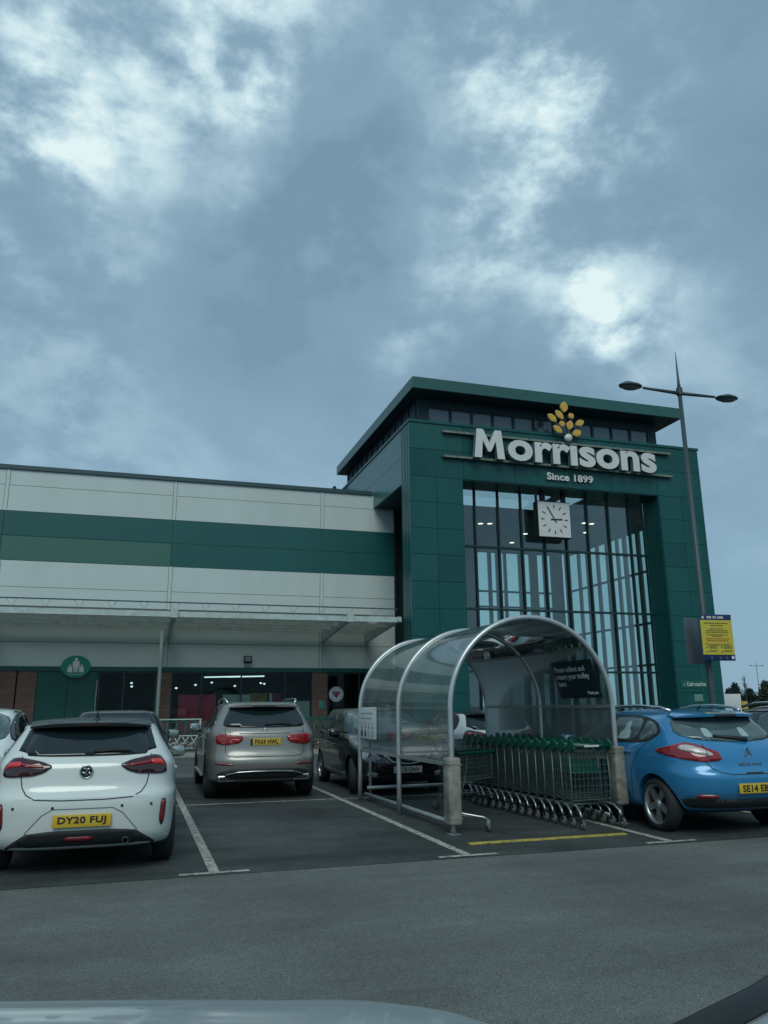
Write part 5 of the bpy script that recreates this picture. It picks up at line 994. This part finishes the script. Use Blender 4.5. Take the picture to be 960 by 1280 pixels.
for z, w, h, k in ((.285, .56, .022, 'txt'), (.24, .30, .02, 'txt'), (.175, .34, .018, 'txt'), (.135, .50, .018, 'txt'), (.10, .56, .018, 'txt'), (.05, .50, .018, 'txt'), (.02, .26, .016, 'txt'), (-.03, .56, .024, 'txtred'), (-.07, .52, .024, 'txtred'), (-.135, .62, .013, 'txt'), (-.16, .50, .013, 'txt')):
    x = -w / 2
    while x < w / 2 - .02: l = min(rr.uniform(.025, .07), w / 2 - x); b.box(x, x + l - .012, -.029, -.0262, z - h / 2, z + h / 2, m[k]); x += l
for x in (-.27, .07):
    for z in (-.20, -.29):
        disc(b, x, z, .018, -.029, -.0262, m['txt'], 10)
        for k in range(3 if z > -.25 else 2): b.box(x + .05, x + .05 + (.20, .17, .19)[k], -.029, -.0262, z + .018 - k * .022, z + .028 - k * .022, m['txt'])
x = -.27; disc(b, -.30, .405, .028, -.024, -.0203, m['white'], 14)
for w in (.11, .08, .14): b.box(x + .06, x + .06 + w, -.024, -.0203, .385, .43, m['txtw']); x += w + .03
for x in (-.18, .02, .17): disc(b, x, -.41, .026, -.024, -.0203, m['signback'], 12)
disc(b, .31, -.405, .035, -.024, -.0203, m['white'], 14); b.build('notice_panel', None, ns)
o = MB().rbox(-.33, .33, 0, .02, -.48, .47, .009, m['signback']).box(-.3, .3, .02, .05, .22, .26, m['galv']).box(-.3, .3, .02, .05, -.3, -.26, m['galv']).build('notice_back', None)
o.location = (11.14, 13.79, 2.80); o.rotation_euler = (0, 0, R(14)); tag(o, 'plain grey back of a second notice behind the yellow one on the lamp post', 'notice')

# ------------------------------------------------------------------ far trees, van and sign beyond the car park
def tree(name, lbl, x, y, h, w, mt, kind='conifer', grp='trees beyond the car park'):
    t = thing(name, lbl, 'tree', (x, y, 0), 0, grp); rg = random.Random(int(x * 7 + y))
    b = MB(); b.tube([(0, 0, 0), (rg.uniform(-.1, .1), 0, h * .5), (0, 0, h * .95)], .12 + h * .015, 8, None, None, True, .02)
    if kind == 'bare':
        for _ in range(46):
            z = h * rg.uniform(.3, .9); a = rg.uniform(0, 6.3); l = w * (1.1 - z / h) * rg.uniform(.5, 1); e = V((cos(a) * l, sin(a) * l, z + l * 1.3)); b.tube([(0, 0, z), e * .5 + V((0, 0, z * .5 + .1)), e], .03, 4, None, None, False, .008)
            for _k in range(3): f = e + V((rg.uniform(-.4, .4), rg.uniform(-.4, .4), rg.uniform(.2, .7))); b.tube([e * .8 + V((0, 0, z)) * .2, f], .014, 3, None, None, False, .006)
    b.build('trunk', m['bark'], t)
    if kind != 'bare':
        c = MB(); V_ = []; F_ = []
        for lv in range(int(h * 3.2)):
            z = h * (.10 + .90 * lv / (h * 3.2)); rad = w * (1 - (z / h) ** 1.5) * (.8 + .35 * rg.random()) + .12
            for k in range(int(14 + rad * 15)):
                a = rg.uniform(0, 6.3); l = rad * rg.uniform(.35, 1.08)
                for _ in range(9):
                    p = V((cos(a) * l, sin(a) * l, z)) + V([rg.gauss(0, .14 + rad * .06) for _ in range(3)]); d = V([rg.gauss(0, 1) for _ in range(3)]).normalized() * .17; e = d.cross(V([rg.gauss(0, 1) for _ in range(3)])).normalized() * .09
                    i = len(V_); V_ += [p - d, p + e, p + d, p - e]; F_.append((i, i + 1, i + 2, i + 3))
        c.add(V_, F_, mt); c.build('crown', None, t, False)
for i, (x, y, h, w, k, l) in enumerate(((97.8, 114, 4.1, 2.0, 'leafd', 'low dark conifer nearest to the tower corner'), (99.9, 115, 5.1, 1.6, 'leafd', 'tall dark conifer left of the far lamp post'), (101.0, 116.5, 3.9, 1.9, 'leafd', 'short dark conifer just left of the far lamp post'), (102.4, 114.5, 4.1, 1.9, 'leafd', 'dark conifer standing right behind the far lamp post'), (104.6, 113, 4.5, 1.6, 'leafb', 'brownish conifer right of the far lamp post'), (106.0, 114.5, 5.6, 1.9, 'leafb', 'tall brown green conifer near the right edge'), (108.2, 115, 5.2, 2.0, 'leafb', 'brown green conifer cut by the right edge'), (110.2, 117, 5.0, 2.0, 'leafd', 'dark conifer at the far right edge'))):
    tree('conifer_tree', l, x, y, h, w, m[k])
tree('bare_tree', 'thin leafless tree rising above the conifers', 99.4, 112, 6.3, .8, None, 'bare')
tree('bare_tree', 'short leafless tree between the dark and the brown conifers', 103.6, 116, 4.2, .9, None, 'bare')
vn = thing('box_van', 'white box body of a van parked far away beside the tower corner', 'van', (51.5, 60.3, 0), R(-38))
MB().rbox(-.95, .95, -2.0, 2.0, .55, 2.35, .04).build('box_body', m['vanw'], vn)
MB().rbox(-.92, .92, 2.05, 3.6, .45, 1.75, .2).build('cab', m['vanw'], vn); MB().box(-.96, .96, -2.02, -1.9, .4, .6).build('rear_bumper', m['trim'], vn); MB().box(.2, .42, -2.012, -2.003, .75, 1.35).build('door_mark', m['dgreen'], vn)
for x in (-.85, .85):
    for y in (-1.2, 2.7): MB().lathe([(-.1, .001), (-.1, .32), (.1, .32), (.1, .001)], 20, 'x', (x, y, .32)).build('wheel', m['rubber'], vn)
o = thing('bay_sign', 'small yellow square sign on a short post in the distance', 'sign', (60.6, 68.6, 0)); MB().box(-.34, .34, -.03, 0, .95, 1.75).build('sign_plate', m['ysign'], o); MB().tube([(0, .04, 0), (0, .04, 1.7)], .035, 8).build('post', m['galv'], o)
# a low line of parked cars far off closes the car park (too small to show parts)
# ------------------------------------------------------------------ bonnet of the car the picture is taken from
ow = thing('viewing_car', 'pale bonnet of the car the picture is taken from, at the bottom edge', 'car', (-.40, .775, 0), R(-17.34))
prof = [(.20, 1.07), (.45, 1.047), (.75, 1.014), (1.0, .978), (1.15, .945), (1.28, .905), (1.38, .82), (1.44, .70), (1.46, .50), (1.44, .30)]
b = MB(); nx = 36; vs = []
for y, z in prof:
    for i in range(nx + 1):
        u = -1 + 2 * i / nx; x = 1.02 * u; e = abs(u); cr_n = -.012 * e ** 2 - .16 * max(0, e - .70) ** 1.5 * 3 + .006 * math.exp(-((abs(x) - .55) / .12) ** 2)
        vs.append((x, y - .16 * e ** 4 * (y - .2) - .02 * e * e, z + cr_n))
b.add(vs, [(j * (nx + 1) + i, j * (nx + 1) + i + 1, (j + 1) * (nx + 1) + i + 1, (j + 1) * (nx + 1) + i) for j in range(len(prof) - 1) for i in range(nx)], None, None, True); b.build('bonnet', m['bonnet'], ow)
for k, sx in ((0, -1), (nx, 1)):
    e = [vs[j * (nx + 1) + k] for j in range(len(prof))]; n_ = len(e); low = [(x * 1.0, y, .30) for x, y, z in e]
    MB().add(e + low, [(j, j + 1, j + 1 + n_, j + n_) for j in range(n_ - 2)]).build('front_wing', m['bonnet'], ow)
    w = MB(); xo = e[2][0] + .005 * sx; w.lathe([(xo - .2 * sx, .20), (xo - .2 * sx, .30), (xo - .17 * sx, .325), (xo - .03 * sx, .325), (xo, .30), (xo, .20)], 32, 'x', (0, .62, .325), m['rubber']); w.lathe([(xo - .02 * sx, .001), (xo - .02 * sx, .2)], 32, 'x', (0, .62, .325), m['alloy']); w.build('wheel', None, ow)
    h = MB(); h.ell((.62 * sx, 1.33, .68), .2, .09, .07); h.build('headlamp', m['lclear'], ow)
MB().box(-.8, .8, 1.12, 1.40, .24, .44).build('lower_bumper', m['trim'], ow)
b = MB(); b.tube([(.80, .305, 1.128), (1.12, .575, 1.128), (1.24, .69, 1.13)], .017, 10); b.build('windscreen_seal', m['black'], ow)
b = MB(); b.prism([(.81, .05), (.81, .295), (1.12, .555), (1.23, .66), (1.34, .5), (1.34, .05)], .95, 1.115, plane='xy'); b.build('wing_panel', m['bonnet'], ow)
